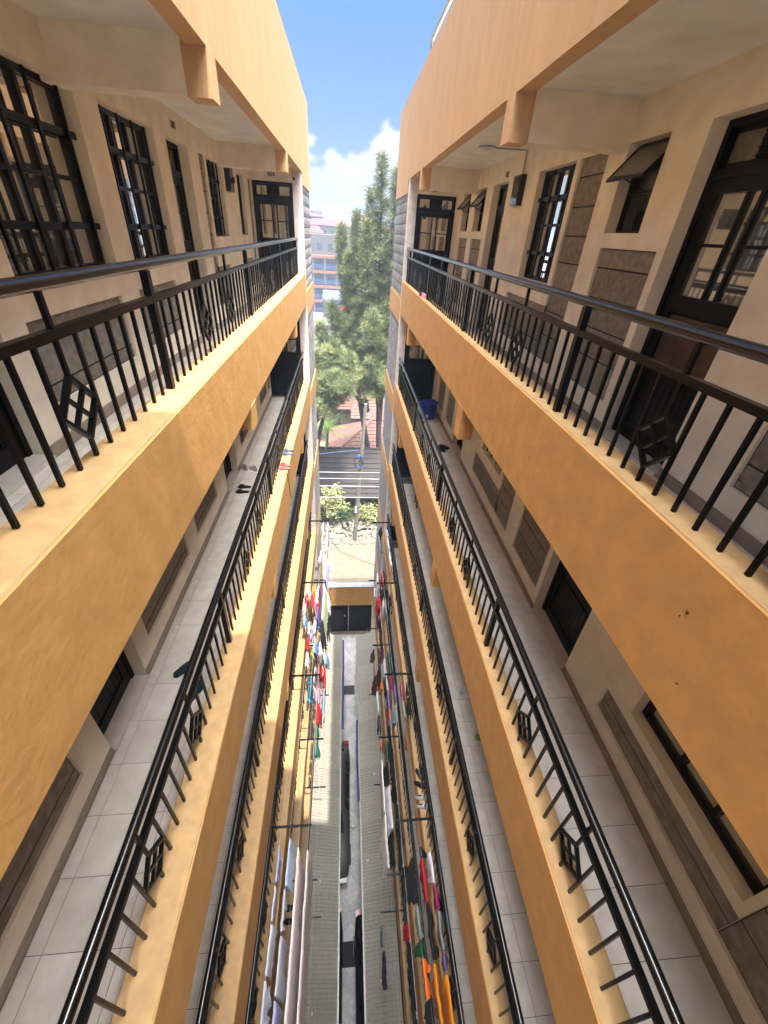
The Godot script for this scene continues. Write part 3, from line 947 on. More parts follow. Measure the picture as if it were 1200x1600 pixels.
func footwear():
	var f5 := FLOORS[1] + 0.06 + 0.002
	var wht := Color(0.74, 0.72, 0.69); var blk := Color(0.03, 0.03, 0.035); var teal := Color(0.03, 0.16, 0.20)
	shoe("sneaker", "white sneaker nearest the wall on the left fifth storey tiles", Vector3(-2.24, f5, -8.45), -2.5, "shoe", wht, wht)
	shoe("sneaker", "white sneaker nearest the railing on the left fifth storey tiles", Vector3(-2.03, f5, -8.40), -2.4, "shoe", wht, wht)
	shoe("slipper", "black slipper of a pair on left fifth storey tiles, farther one", Vector3(-2.08, f5, -7.62), -1.57, "slipper", blk, blk)
	shoe("slipper", "black slipper of a pair on left fifth storey tiles, nearer one", Vector3(-2.08, f5, -7.42), -1.57, "slipper", blk, blk)
	shoe("clog", "dark teal rubber clog in the middle of the left fifth storey walkway", Vector3(-1.93, f5, -3.27), 2.45, "clog", teal, teal, 0.29)
	shoe("clog", "dark teal rubber clog half hidden under the left fifth storey handrail", Vector3(-1.72, f5, -2.96), 2.9, "clog", teal, teal, 0.29)
	var c5 := FLOORS[1] + 0.06 + 0.606
	shoe("slipper", "grey blue slipper on the left fifth storey coping", Vector3(-1.19, c5, -8.12), -1.4, "slipper", Color(0.22, 0.27, 0.32), Color(0.25, 0.30, 0.35), 0.25)
	shoe("slipper", "second grey blue slipper beside the other on left coping", Vector3(-1.19, c5, -7.96), -1.5, "slipper", Color(0.25, 0.30, 0.34), Color(0.28, 0.33, 0.38), 0.25)
	shoe("sandal", "brown pink sandal on the left fifth storey coping, farther from camera", Vector3(-1.18, c5, -7.46), -1.7, "slipper", Color(0.55, 0.22, 0.2), Color(0.45, 0.30, 0.26), 0.25)
	shoe("sandal", "brown pink sandal on the left fifth storey coping, nearer camera", Vector3(-1.18, c5, -7.32), -1.6, "slipper", Color(0.62, 0.30, 0.34), Color(0.45, 0.30, 0.26), 0.25)
	var f5r := FLOORS[1] + 0.002
	shoe("shoe", "black shoe on right fifth storey tiles near second door, wall side", Vector3(2.60, f5r, -9.82), 1.3, "shoe", blk, blk)
	shoe("shoe", "black shoe on right fifth storey tiles near second door, railing side", Vector3(2.49, f5r, -9.68), 1.0, "shoe", blk, blk)
	var c6 := FLOORS[0] + 0.617
	shoe("sneaker", "pink child's sneaker on the right top coping beside the railing", Vector3(1.66, c6, -9.80), 0.3, "shoe", Color(0.75, 0.45, 0.52), wht, 0.2)
	shoe("shoe", "small black shoe behind the pink sneaker on right top coping", Vector3(1.66, c6, -10.1), 0.2, "shoe", blk, blk, 0.22)
	var c3 := FLOORS[3] + 0.617
	shoe("sneaker", "white sneaker on the right third storey coping, farther of two", Vector3(1.66, c3, -3.78), 1.5, "shoe", wht, wht)
	shoe("sneaker", "white sneaker on the right third storey coping, nearer of two", Vector3(1.66, c3, -3.62), 1.5, "shoe", wht, wht)
	shoe("shoe", "black shoe on right third storey coping beyond the white sneakers", Vector3(1.67, c3, -4.02), 1.2, "shoe", blk, blk)
	shoe("shoe", "second black shoe on right third storey coping beyond white sneakers", Vector3(1.69, c3, -4.22), 0.6, "shoe", blk, blk)
	var c2 := FLOORS[4] + 0.06 + 0.606
	shoe("shoe", "black shoe on the left second storey coping, farther of two", Vector3(-1.17, c2, -2.86), -1.5, "shoe", blk, blk)
	shoe("shoe", "black shoe on the left second storey coping, nearer of two", Vector3(-1.17, c2, -2.64), -1.5, "shoe", blk, blk)

func string_down():
	var st := mb()
	path_tube(st, [Vector3(-1.20, -3.945, -7.10), Vector3(-1.102, -3.95, -7.12), Vector3(-1.10, -4.125, -7.19), Vector3(-1.104, -4.685, -7.41)], 0.006, 5)
	tag(obj("hanging_string", st, cloth_mat(Color(0.42, 0.18, 0.12))), "thin red brown string hanging from the left fifth storey coping by the sandals", "string")

# ---------- drying lines and laundry ----------
func line_x(side: int, k: int) -> float:
	return (1.56 - 0.165 * k) if side > 0 else -(1.11 - 0.165 * k)

const BAR_Z := [-12.72, -9.45, -6.22, -3.12, 0.35]
const BARW := ["farthest", "second", "third", "fourth", "nearest"]

func drying_gear():
	for side in [1, -1]:
		var P: Dictionary = SIDE[side]
		for lv in [3, 4, 5]:
			var y: float = FLOORS[lv] + P.df + 1.402
			for k in 5:
				var x0: float = P.s * P.uR; var x1: float = line_x(side, 3) - float(P.s) * 0.05
				var st := mb()
				bar(st, Vector3(x0, y + 0.012, BAR_Z[k]), Vector3(x1, y + 0.012, BAR_Z[k]), 0.045, 0.03, Vector3.UP)
				var o := obj("drying_bracket", st, M["black_paint"])
				tag(o, "%s black bracket from the gate on the %s storey railing, %s block" % [BARW[k], ORD[lv], P.word], "bracket", "drying brackets on the railings")
				for e in 4:
					pass
			for k in 4:
				var x := line_x(side, k)
				var st := mb()
				for i in 4:
					var p := Vector3(x, y + 0.03, BAR_Z[i]); var q := Vector3(x, y + 0.03, BAR_Z[i + 1])
					var m := (p + q) / 2 - Vector3(0, 0.05, 0)
					path_tube(st, [p, p.lerp(m, 0.5) - Vector3(0, .012, 0), m, q.lerp(m, 0.5) - Vector3(0, .012, 0), q], 0.003, 5)
				tag(obj("clothesline", st, M["wire_pale"]), "%s clothesline from the railing, %s storey of the %s block" % [["first", "second", "third", "outermost"][k], ORD[lv], P.word], "clothesline", "clotheslines over the gap")

var n_cloth := {}
func garment(side: int, lv: int, k: int, z0: float, z1: float, drop: float, kind: String, c: Color, cname: String):
	var P: Dictionary = SIDE[side]
	var y: float = FLOORS[lv] + P.df + 1.402 + 0.02
	var x := line_x(side, k)
	var nz := maxi(6, int((z1 - z0) / 0.05)); var ny := 8
	nz = mini(nz, 40)
	var r := RandomNumberGenerator.new(); r.seed = int(absf(z0) * 977.0) + lv * 31 + k * 7
	var ph := r.randf() * 10.0
	var st := mb()
	st.set_smooth_group(1)
	var w := z1 - z0; var zc := (z0 + z1) / 2
	var skin := []
	for layer in [1.0, -1.0]:
		var d: float = drop * (1.0 if layer > 0 else (0.94 if kind != "sheet" else 0.8))
		var g := []
		for j in ny + 1:
			var t := float(j) / ny
			var row := []
			for i in nz + 1:
				var v := float(i) / nz * 2.0 - 1.0
				var half := 0.5 * w
				var gather := 1.0
				if kind == "shirt":
					gather = lerpf(1.0, 0.72, smoothstep(0.1, 0.45, t)) if t < 0.5 else lerpf(0.72, 0.86, smoothstep(0.5, 0.6, t))
					if t > 0.9: gather = 0.55
				elif kind == "trousers":
					gather = lerpf(1.0, 0.85, t)
				elif kind == "small":
					gather = lerpf(1.0, 0.6, t)
				var sag := 0.02 * (1.0 - v * v)
				var fold := (0.05 * jit.get_noise_3d(v * w * 55.0 + ph * 90.0, t * 8.0, k * 70.0) + 0.03 * jit.get_noise_3d(v * w * 160.0, ph * 50.0 + t * 14.0, lv * 20.0)) * (0.2 + t) + (0.05 if side < 0 and z0 > -3.05 else 0.10) * t * sin(ph)
				var hem := 1.0 + 0.16 * jit.get_noise_2d(v * w * 60.0 + ph * 30.0, 7.0) * t
				if kind == "trousers" and absf(v) < 0.16: hem *= 0.45
				if kind == "shirt" and absf(v) > 0.66: hem *= 0.62
				row.append(Vector3(x + layer * (0.008 + (0.028 if side < 0 and z0 > -3.05 else 0.055) * sqrt(t) * (1.0 - 0.5 * t)) + fold, y - sag - d * t * hem, zc + v * half * gather))
			g.append(row)
		for j in ny:
			for i in nz:
				if layer > 0: quad(st, g[j][i], g[j][i + 1], g[j + 1][i + 1], g[j + 1][i])
				else: quad(st, g[j][i + 1], g[j][i], g[j + 1][i], g[j + 1][i + 1])
		skin.append(g)
	for i in nz: quad(st, skin[1][0][i], skin[1][0][i + 1], skin[0][0][i + 1], skin[0][0][i])
	var word: String = {"sheet": "bed sheet", "shirt": "shirt", "trousers": "pair of trousers", "small": "small garment", "towel": "towel"}[kind]
	var nm: String = {"sheet": "bed_sheet", "shirt": "hanging_shirt", "trousers": "hanging_trousers", "small": "hanging_garment", "towel": "hanging_towel"}[kind]
	var key := "%d %d %d" % [side, lv, k]
	n_cloth[key] = n_cloth.get(key, 0) + 1
	var ordn: String = ["first", "second", "third", "fourth", "fifth", "sixth", "seventh", "eighth", "ninth", "tenth", "eleventh", "twelfth", "thirteenth", "fourteenth", "fifteenth", "sixteenth", "seventeenth", "eighteenth"][mini(n_cloth[key] - 1, 17)]
	var o := obj(nm, st, cloth_mat(c))
	tag(o, "%s %s, %s on the %s line, %s storey %s side" % [cname, word, ordn, ["inner", "second", "third", "outer"][k], ORD[lv], P.word], "laundry", "laundry on the clotheslines")

func laundry():
	var W := Color(0.82, 0.81, 0.84); var PK := Color(0.93, 0.88, 0.87); var BK := Color(0.035, 0.033, 0.04); var RD := Color(0.72, 0.06, 0.12)
	var MR := Color(0.24, 0.03, 0.06); var BL := Color(0.45, 0.58, 0.76); var LV := Color(0.74, 0.74, 0.88); var TL := Color(0.12, 0.42, 0.36)
	var YL := Color(0.85, 0.52, 0.05); var GY := Color(0.48, 0.50, 0.50); var GN := Color(0.05, 0.30, 0.16); var OR := Color(0.92, 0.45, 0.10)
	var MG := Color(0.62, 0.12, 0.36); var PR := Color(0.36, 0.30, 0.50); var FL := Color(0.80, 0.52, 0.66); var LM := Color(0.72, 0.85, 0.05)
	var PG := Color(0.74, 0.80, 0.66); var NV := Color(0.10, 0.11, 0.28); var CY := Color(0.15, 0.60, 0.72); var BE := Color(0.62, 0.55, 0.46)
	# right, third storey, nearest bay
	var T := [
		[1,3,0,-2.62,-2.20,.45,"small",W,"white"],[1,3,0,-2.18,-1.86,.6,"small",MG,"magenta"],[1,3,0,-1.84,-1.40,.55,"shirt",GY,"pale grey"],[1,3,0,-1.38,-1.18,.45,"small",PR,"purple"],[1,3,0,-1.14,-.50,.62,"shirt",YL,"golden yellow"],[1,3,0,-.46,-.12,.5,"shirt",W,"white"],
		[1,3,1,-2.70,-2.55,.3,"small",BK,"black"],[1,3,1,-2.53,-1.98,.75,"towel",RD,"bright red"],[1,3,1,-1.95,-1.30,.6,"shirt",BK,"black"],[1,3,1,-1.26,-.66,.75,"shirt",YL,"golden yellow"],[1,3,1,-.62,-.35,.4,"small",GY,"grey"],[1,3,1,-.33,.1,.8,"towel",MR,"dark red"],
		[1,3,2,-2.55,-1.95,.6,"shirt",BK,"black"],[1,3,2,-1.92,-1.55,.5,"shirt",GY,"grey"],[1,3,2,-1.52,-1.36,.4,"small",GN,"dark green"],[1,3,2,-1.33,-.92,.55,"shirt",OR,"orange"],[1,3,2,-.90,-.66,.6,"small",BK,"black"],[1,3,2,-.64,-.34,.5,"shirt",W,"white"],[1,3,2,-.32,-.12,.4,"small",BK,"black"],[1,3,2,-.1,.3,.5,"shirt",LV,"lavender"],
		[1,4,1,-2.3,-2.05,.4,"small",RD,"red"],[1,4,1,-2.0,-1.1,.9,"trousers",BK,"black"],[1,4,1,-1.0,-.1,.8,"trousers",BK,"black"],
		# right, second storey, fourth bay
		[1,4,3,-5.6,-4.35,1.0,"sheet",PK,"pale pink"],[1,4,3,-4.3,-3.25,.8,"towel",PK,"pinkish white"],[1,4,2,-5.55,-5.0,.6,"shirt",BK,"black"],[1,4,2,-4.95,-4.0,.55,"towel",W,"white"],[1,4,1,-5.9,-4.6,.7,"trousers",BK,"black"],[1,4,1,-4.5,-3.3,.8,"trousers",BK,"black"],[1,4,2,-3.95,-3.3,.6,"trousers",BK,"black"],
		[1,5,3,-2.9,-2.45,.4,"small",GY,"grey and white"],[1,5,3,-2.4,-1.75,.5,"trousers",NV,"dark blue"],
		# right, third storey, fourth bay
		[1,3,2,-5.95,-5.5,.5,"shirt",PR,"dark purple"],[1,3,2,-5.45,-5.0,.6,"shirt",GY,"grey"],[1,3,1,-5.95,-5.6,.5,"small",MG,"maroon"],[1,3,1,-5.5,-5.1,.4,"small",BE,"beige"],[1,3,0,-6.0,-5.65,.5,"small",BK,"black"],[1,3,0,-5.6,-5.2,.5,"small",BK,"black"],
		# right, second storey, third bay
		[1,4,3,-9.3,-8.9,.5,"shirt",MR,"maroon"],[1,4,3,-8.85,-8.3,.6,"trousers",BE,"beige"],[1,4,3,-8.25,-7.7,.6,"shirt",MR,"dark maroon"],[1,4,3,-7.65,-7.0,.45,"towel",W,"off white"],[1,4,3,-6.9,-6.4,.5,"small",BK,"black"],
		[1,4,2,-9.35,-8.7,.7,"shirt",MR,"dark maroon"],[1,4,2,-8.6,-8.1,.7,"towel",MR,"wine red"],[1,4,2,-8.0,-7.75,.4,"small",OR,"rust orange"],[1,4,2,-7.6,-7.2,.5,"shirt",BE,"tan"],
		[1,4,1,-9.3,-8.95,.5,"shirt",MG,"crimson"],[1,4,1,-8.9,-8.2,.6,"shirt",W,"grey white"],[1,4,1,-8.1,-7.75,.5,"towel",W,"white"],[1,4,1,-7.7,-7.1,.6,"shirt",PR,"lavender purple"],[1,4,1,-7.05,-6.6,.5,"shirt",RD,"red"],[1,4,0,-9.2,-8.3,.5,"towel",TL,"teal patterned"],[1,4,0,-8.2,-7.7,.5,"shirt",MG,"magenta"],
		[1,4,3,-6.15,-5.95,.6,"small",OR,"orange"],[1,4,2,-6.15,-5.6,.8,"towel",GN,"dark green"],
		# right, third and second storey, far bays
		[1,3,3,-9.9,-9.5,.7,"towel",W,"white"],[1,3,2,-9.95,-9.4,.9,"shirt",RD,"deep red"],[1,3,2,-9.3,-9.0,.5,"small",BK,"black"],[1,3,3,-9.3,-9.0,.7,"small",TL,"teal"],[1,3,3,-8.95,-8.5,.7,"shirt",RD,"red"],[1,3,2,-8.8,-8.2,.8,"shirt",GY,"pale grey"],[1,3,1,-9.3,-9.0,.5,"small",BE,"beige"],[1,3,1,-8.9,-8.5,.5,"small",BK,"black"],
		[1,3,1,-12.5,-12.1,.6,"shirt",BK,"black"],[1,3,0,-12.3,-11.9,.4,"small",LV,"lilac"],[1,3,0,-11.8,-11.1,.4,"towel",W,"white patterned"],[1,3,0,-11.0,-10.3,.4,"towel",PK,"pale pink"],[1,3,2,-11.9,-11.2,.4,"small",GY,"grey"],
		[1,4,2,-12.3,-11.8,.5,"shirt",W,"white"],[1,4,1,-12.4,-11.9,.5,"small",PK,"pink"],[1,4,0,-11.6,-11.0,.5,"towel",PK,"pale pink"],[1,4,1,-11.6,-11.0,.5,"shirt",RD,"red"],[1,4,2,-10.8,-10.2,.5,"shirt",MR,"maroon"],
		# left, third storey, nearest bay
		[-1,3,0,-2.85,-2.35,.5,"shirt",LV,"lavender"],[-1,3,0,-2.30,-1.88,.6,"towel",W,"white"],[-1,3,0,-1.84,-1.3,.4,"towel",W,"pale white"],[-1,3,0,-1.25,-.75,.4,"shirt",W,"white"],[-1,3,0,-.7,-.2,.4,"towel",LV,"pale lavender"],
		[-1,3,1,-2.95,-2.3,.5,"towel",Color(0.76,0.82,0.9),"pale blue"],[-1,3,1,-2.25,-1.75,.4,"small",W,"white"],[-1,3,1,-1.7,-1.1,.8,"sheet",W,"white"],[-1,3,1,-1.05,-.2,.8,"sheet",LV,"white lavender"],
		[-1,3,2,-2.8,.25,1.5,"sheet",PK,"long pale pink"],[-1,3,3,-2.75,.25,1.7,"sheet",PK,"long pinkish grey"],
		# left, third storey, third bay
		[-1,3,0,-9.35,-9.0,.6,"shirt",PK,"pink and white"],[-1,3,0,-8.95,-8.6,.5,"towel",MG,"hot pink"],[-1,3,0,-8.55,-8.2,.6,"shirt",W,"white"],[-1,3,0,-8.15,-7.8,.5,"shirt",BL,"white blue"],
		[-1,3,1,-9.3,-9.0,.5,"small",OR,"yellow orange"],[-1,3,1,-8.9,-8.5,.7,"shirt",RD,"red"],[-1,3,1,-8.45,-8.0,.7,"trousers",BK,"black"],[-1,3,1,-7.9,-7.5,.6,"shirt",W,"white"],[-1,3,1,-7.4,-7.0,.5,"shirt",RD,"scarlet"],[-1,3,1,-6.9,-6.5,.5,"shirt",W,"white"],
		[-1,3,2,-9.3,-8.6,.5,"towel",W,"white"],[-1,3,2,-8.5,-8.0,.6,"shirt",PR,"lilac"],[-1,3,2,-7.95,-7.5,.7,"shirt",LV,"pale lavender"],[-1,3,2,-7.4,-6.9,.7,"shirt",BL,"denim blue"],
		[-1,3,3,-9.3,-8.0,.9,"sheet",PG,"pale green"],[-1,3,3,-7.9,-7.3,.7,"trousers",BK,"black"],[-1,3,3,-7.2,-6.8,.6,"shirt",PK,"pale pink"],
		[-1,3,3,-12.6,-11.0,.5,"sheet",LV,"long lavender"],[-1,3,2,-12.6,-12.0,.4,"towel",PK,"pale pink"],[-1,3,2,-11.0,-10.4,.6,"shirt",W,"bright white"],[-1,3,3,-10.8,-9.6,.6,"sheet",LV,"pale lilac"],
		# left, second storey
		[-1,4,1,-9.2,-8.8,.6,"shirt",RD,"red"],[-1,4,2,-9.2,-8.8,.7,"towel",TL,"teal green"],[-1,4,3,-9.2,-8.7,.6,"shirt",BL,"blue"],[-1,4,2,-8.7,-8.2,.6,"shirt",RD,"red"],[-1,4,3,-8.6,-7.8,.8,"shirt",RD,"bright red"],[-1,4,1,-8.6,-8.0,.6,"shirt",W,"white"],[-1,4,0,-8.3,-8.0,.5,"small",CY,"cyan"],
		[-1,4,1,-7.9,-7.5,.5,"towel",W,"white floral"],[-1,4,2,-8.0,-7.4,.6,"shirt",FL,"pink floral"],[-1,4,3,-7.7,-6.9,.6,"trousers",BL,"pale blue"],[-1,4,2,-7.3,-6.7,.7,"shirt",RD,"crimson"],[-1,4,2,-6.65,-6.3,.7,"towel",TL,"teal"],[-1,4,2,-6.15,-5.8,.5,"small",TL,"dark teal"],[-1,4,0,-7.9,-7.4,.4,"small",CY,"turquoise"],
		[-1,4,1,-12.4,-11.8,.6,"shirt",MG,"hot pink"],[-1,4,2,-12.3,-11.7,.6,"shirt",W,"white"],[-1,4,1,-11.6,-11.0,.6,"shirt",RD,"red"],[-1,4,2,-11.5,-10.9,.7,"trousers",BK,"black"],[-1,4,3,-11.8,-11.0,.6,"shirt",PK,"pink"],[-1,4,1,-10.8,-10.2,.6,"shirt",BL,"blue white"],[-1,4,2,-10.7,-10.0,.7,"shirt",LV,"pale blue"],[-1,4,3,-10.6,-9.9,.8,"shirt",BK,"black patterned"],[-1,4,0,-9.35,-9.0,.4,"small",LM,"lime yellow"],
	]
	for t in T: garment(t[0], t[1], t[2], t[3], t[4], t[5], t[6], t[7], t[8])
	# pegs and cloths left on the left third storey handrail
	var kn := mb()
	lathe(kn, Vector3.ZERO, [Vector2(0.0, -0.05), Vector2(0.06, -0.05), Vector2(0.075, 0.0), Vector2(0.05, 0.04), Vector2(0.0, 0.055)], 10)
	var ko := obj("wash_cloth", kn, cloth_mat(Color(0.12, 0.13, 0.2)))
	ko.position = Vector3(-1.295, FLOORS[3] + 0.06 + 1.45, -3.75)
	tag(ko, "dark bunched cloth on the left third storey handrail before the bracket", "cloth")

# ---------- courtyard ----------
func courtyard():
	# paved lane with diamond pavers, on a dark bed
	var bed := mb()
	box(bed, Vector3(-5.5, GROUND - 0.2, -16.3), Vector3(5.5, GROUND + 0.004, 3.0))
	tag(obj("courtyard_ground", bed, M["concrete"]), "", "", "", "structure")
	var lane := thing("paved_lane", "grey paved lane of diamond set concrete slabs between the two parking roofs", "paving")
	tag(lane, "", "", "", "structure")
	var side_l := 0.30
	var pm := []
	for v in 3:
		var st := mb()
		var h := side_l * 0.7071 - 0.004
		var a := Vector3(0, 0, -h); var b := Vector3(h, 0, 0); var c := Vector3(0, 0, h); var d := Vector3(-h, 0, 0)
		var y := Vector3(0, 0.02, 0)
		quad(st, a + y, b + y, c + y, d + y)
		quad(st, a + y, a, b, b + y); quad(st, b + y, b, c, c + y); quad(st, c + y, c, d, d + y); quad(st, d + y, d, a, a + y)
		pm.append(done(st))
	var diag := side_l * 1.4142
	var row := 0
	var z := -16.0
	var count := 0
	while z < 0.5:
		for i in 5:
			var x := -0.55 + i * diag + (diag / 2 if row % 2 else 0.0)
			if x > 1.35: continue
			var p := put("paving_slab", pm[0], M["paving"] if rng.randf() < 0.5 else M["paving_b"], lane)
			p.position = Vector3(x, GROUND + 0.005 + rng.randf_range(0, .003), z)
			count += 1
		z += diag / 2; row += 1
	var mh := thing("manhole_cover", "dark square manhole cover set in the grey paved lane", "manhole cover", Vector3(0.26, GROUND + 0.027, -12.68))
	var st := mb()
	box(st, Vector3(-0.32, 0, -0.28), Vector3(0.32, 0.012, 0.28)); obj("frame", st, M["steel"], mh)
	st = mb()
	box(st, Vector3(-0.29, 0.012, -0.25), Vector3(0.29, 0.018, 0.25))
	for i in 6: box(st, Vector3(-0.27, 0.018, -0.23 + i * 0.085), Vector3(0.27, 0.022, -0.20 + i * 0.085))
	obj("cover", st, mat("iron", Color(0.20, 0.20, 0.205), 0.7), mh)
	st = mb()
	box(st, Vector3(-0.32, 0, -0.3), Vector3(0.32, 0.012, 0.3))
	var dm := obj("rubber_mat", st, mat("mat_dark", Color(0.14, 0.14, 0.145), 0.9))
	dm.position = Vector3(0.25, GROUND + 0.028, -3.15)
	tag(dm, "dark rubber mat lying on the lane between the parked cars", "mat")
	# parking roofs of ribbed sheets
	for side in [1, -1]:
		var P: Dictionary = SIDE[side]
		var o := thing("parking_roof", "long parking roof of ribbed metal sheets along the %s block" % P.word, "parking roof", Vector3.ZERO, "parking roofs")
		var ua := float(P.uF) - 0.02 if side < 0 else float(P.uF) - 0.02
		var xa: float = P.s * ua
		var xb := -0.13 if side < 0 else 0.65
		var ya := -16.78; var yb := -17.22
		var z0 := -14.0
		var sw := 0.91
		var k := 0
		while z0 + sw < 2.0:
			var sh := mb()
			var n := 10
			for i in n:
				# each rib: flat, up, crest, down
				var f := [0.0, 0.45, 0.58, 0.80, 0.93, 1.0]
				var hh := [0.0, 0.0, 0.022, 0.022, 0.0, 0.0]
				for j in 5:
					var zA: float = z0 + (i + f[j]) * sw / n; var zB: float = z0 + (i + f[j + 1]) * sw / n
					var a := Vector3(xa, ya + hh[j], zA); var b := Vector3(xa, ya + hh[j + 1], zB)
					var c := Vector3(xb, yb + hh[j + 1], zB); var d := Vector3(xb, yb + hh[j], zA)
					if side < 0: quad(sh, d, c, b, a)
					else: quad(sh, a, b, c, d)
			var so := obj("roof_sheet", sh, M["sheet"] if k % 2 == 0 else M["sheet_b"], o)
			so.position.y = 0.003 * (k % 2)
			z0 += sw - 0.008
			k += 1
		var gu := mb()
		var gx: float = xb - float(P.s) * 0.02
		box(gu, Vector3(gx - 0.03, yb - 0.10, -14.05), Vector3(gx + 0.03, yb - 0.012, 2.0))
		obj("edge_beam", gu, M["steel"], o)
		var pu := mb()
		for t in [0.15, 0.55, 0.9]:
			var x := lerpf(xa, xb, t); var y := lerpf(ya, yb, t)
			box(pu, Vector3(x - .025, y - 0.07, -13.98), Vector3(x + .025, y - 0.012, 2.0))
		obj("purlin", pu, M["steel"], o)
		for pz in [-13.8, -10.4, -7.0, -3.6, -0.2]:
			var pp := mb()
			box(pp, Vector3(gx - P.s * -0.06 - .03, GROUND, pz - .03), Vector3(gx - P.s * -0.06 + .03, yb - 0.10, pz + .03))
			obj("support_post", pp, M["steel"], o)
		# screws and litter bits
		var tp := mb()
		if side < 0:
			path_tube(tp, [Vector3(xb + 0.10, yb - 0.02, -13.8), Vector3(xb + 0.115, yb - 0.05, -12.2), Vector3(xb + 0.10, yb - 0.03, -10.4), Vector3(xb + 0.095, yb - 0.06, -9.3)], 0.045, 8)
		else:
			path_tube(tp, [Vector3(xb - 0.07, yb - 0.02, -9.6), Vector3(xb - 0.085, yb - 0.05, -8.2), Vector3(xb - 0.07, yb - 0.03, -6.6)], 0.045, 8)
		tag(obj("rolled_tarpaulin", tp, M["tarpaulin"]), "rolled indigo tarpaulin along the edge of the %s parking roof" % P.word, "tarpaulin")
		# side wall of the parking
		var wl := mb()
		sbox(wl, P.s, 4.9, 5.1, GROUND, FLOORS[5] - .2, -16.0, 2.6)
		tag(obj("parking_wall", wl, M["cream"]), "cream rear wall of the parking under the %s block" % P.word, "wall")
	for i in 6:
		var lt := mb()
		var a := rng.randf() * TAU
		box(lt, Vector3(-.03, 0, -.02), Vector3(.03, .012, .02))
		var side := 1 if i % 2 else -1
		var t := rng.randf_range(0.3, 0.85)
		var xa := 1.58 if side > 0 else -1.09; var xb := 0.65 if side > 0 else -0.13
		var lo := obj("paper_scrap", lt, M["print_pale"])
		lo.position = Vector3(lerpf(xa, xb, t), lerpf(-16.78, -17.22, t) + .025, -8.0 + (i / 2) * 2.6 + rng.randf_range(0, 1.2))
		lo.rotation = Vector3(0, a, 0.42 * (1 if side > 0 else -1))
		tag(lo, "small pale paper scrap on the %s parking roof, %s from the gate" % ["right" if side > 0 else "left", ["first", "second", "third"][i / 2]], "litter", "paper scraps on the parking roofs")
	# gate under its beam
	var g := thing("compound_gate", "black steel double gate with a wicket door under the ochre beam", "gate", Vector3(0.25, GROUND, -16.55))
	for q in [[-1.36, 0.0], [0.0, 1.36]]:
		var lf := mb()
		box(lf, Vector3(q[0] + .01, 0.06, -0.03), Vector3(q[1] - .01, 2.18, 0.0))
		var leaf := obj("gate_leaf", lf, M["door_black"], g)
		var fr := mb()
		for x in [q[0] + .035, q[1] - .035]: box(fr, Vector3(x - .025, .06, 0), Vector3(x + .025, 2.18, .035))
		for y in [.09, 1.1, 1.62, 2.15]: box(fr, Vector3(q[0] + .06, y - .025, 0), Vector3(q[1] - .06, y + .025, .03))
		obj("gate_frame", fr, M["door_black"], leaf)
	var wk := mb()
	box(wk, Vector3(-1.12, 0.15, 0.036), Vector3(-0.30, 1.95, 0.066))
	var wo := obj("wicket_door", wk, M["black_paint"], g)
	wk = mb()
	for x in [-1.09, -.33]: box(wk, Vector3(x - .025, .18, .066), Vector3(x + .025, 1.92, .085))
	for y in [.2, 1.0, 1.9]: box(wk, Vector3(-1.06, y - .025, .066), Vector3(-.36, y + .025, .085))
	obj("wicket_frame", wk, M["black_paint"], wo)
	wk = mb(); box(wk, Vector3(-.26, 1.35, .03), Vector3(-.16, 1.47, .07)); obj("lock", wk, M["steel"], g)
	for i in 14:
		wk = mb(); box(wk, Vector3(-1.32 + i * .2, 2.18, -.02), Vector3(-1.27 + i * .2, 2.33, 0.0)); obj("spike", wk, M["door_black"], g)
	var bm := mb()
	sweep_z(bm, 1, [Vector2(-1.12, GROUND + 2.33), Vector2(-1.12, GROUND + 3.72), Vector2(1.62, GROUND + 3.72), Vector2(1.62, GROUND + 2.33)], -16.45, -16.75, 0.3, 0.0)
	tag(obj("gate_beam", bm, M["ochre"]), "deep ochre beam bridging the two blocks above the black gate", "beam")
	var cp := mb()
	for i in 16: box(cp, Vector3(-1.1 + i * .17, GROUND + 3.72, -16.78), Vector3(-0.945 + i * .17, GROUND + 3.765, -16.42))
	tag(obj("coping_tiles", cp, M["stone_grey"]), "row of grey coping slabs on top of the gate beam", "coping")
	# cars
	car("dark silver estate car parked under the left roof nearer the gate", Vector3(-0.56, GROUND, -7.25), 4.9, Color(0.30, 0.30, 0.29), false)
	car("black car with pale roof rail under the left roof nearer the camera", Vector3(-0.83, GROUND, -2.0), 4.4, Color(0.07, 0.07, 0.075), true)
	car("black saloon car parked under the right roof, tail to the gate", Vector3(1.24, GROUND, -1.85), 4.4, Color(0.05, 0.04, 0.045), false)

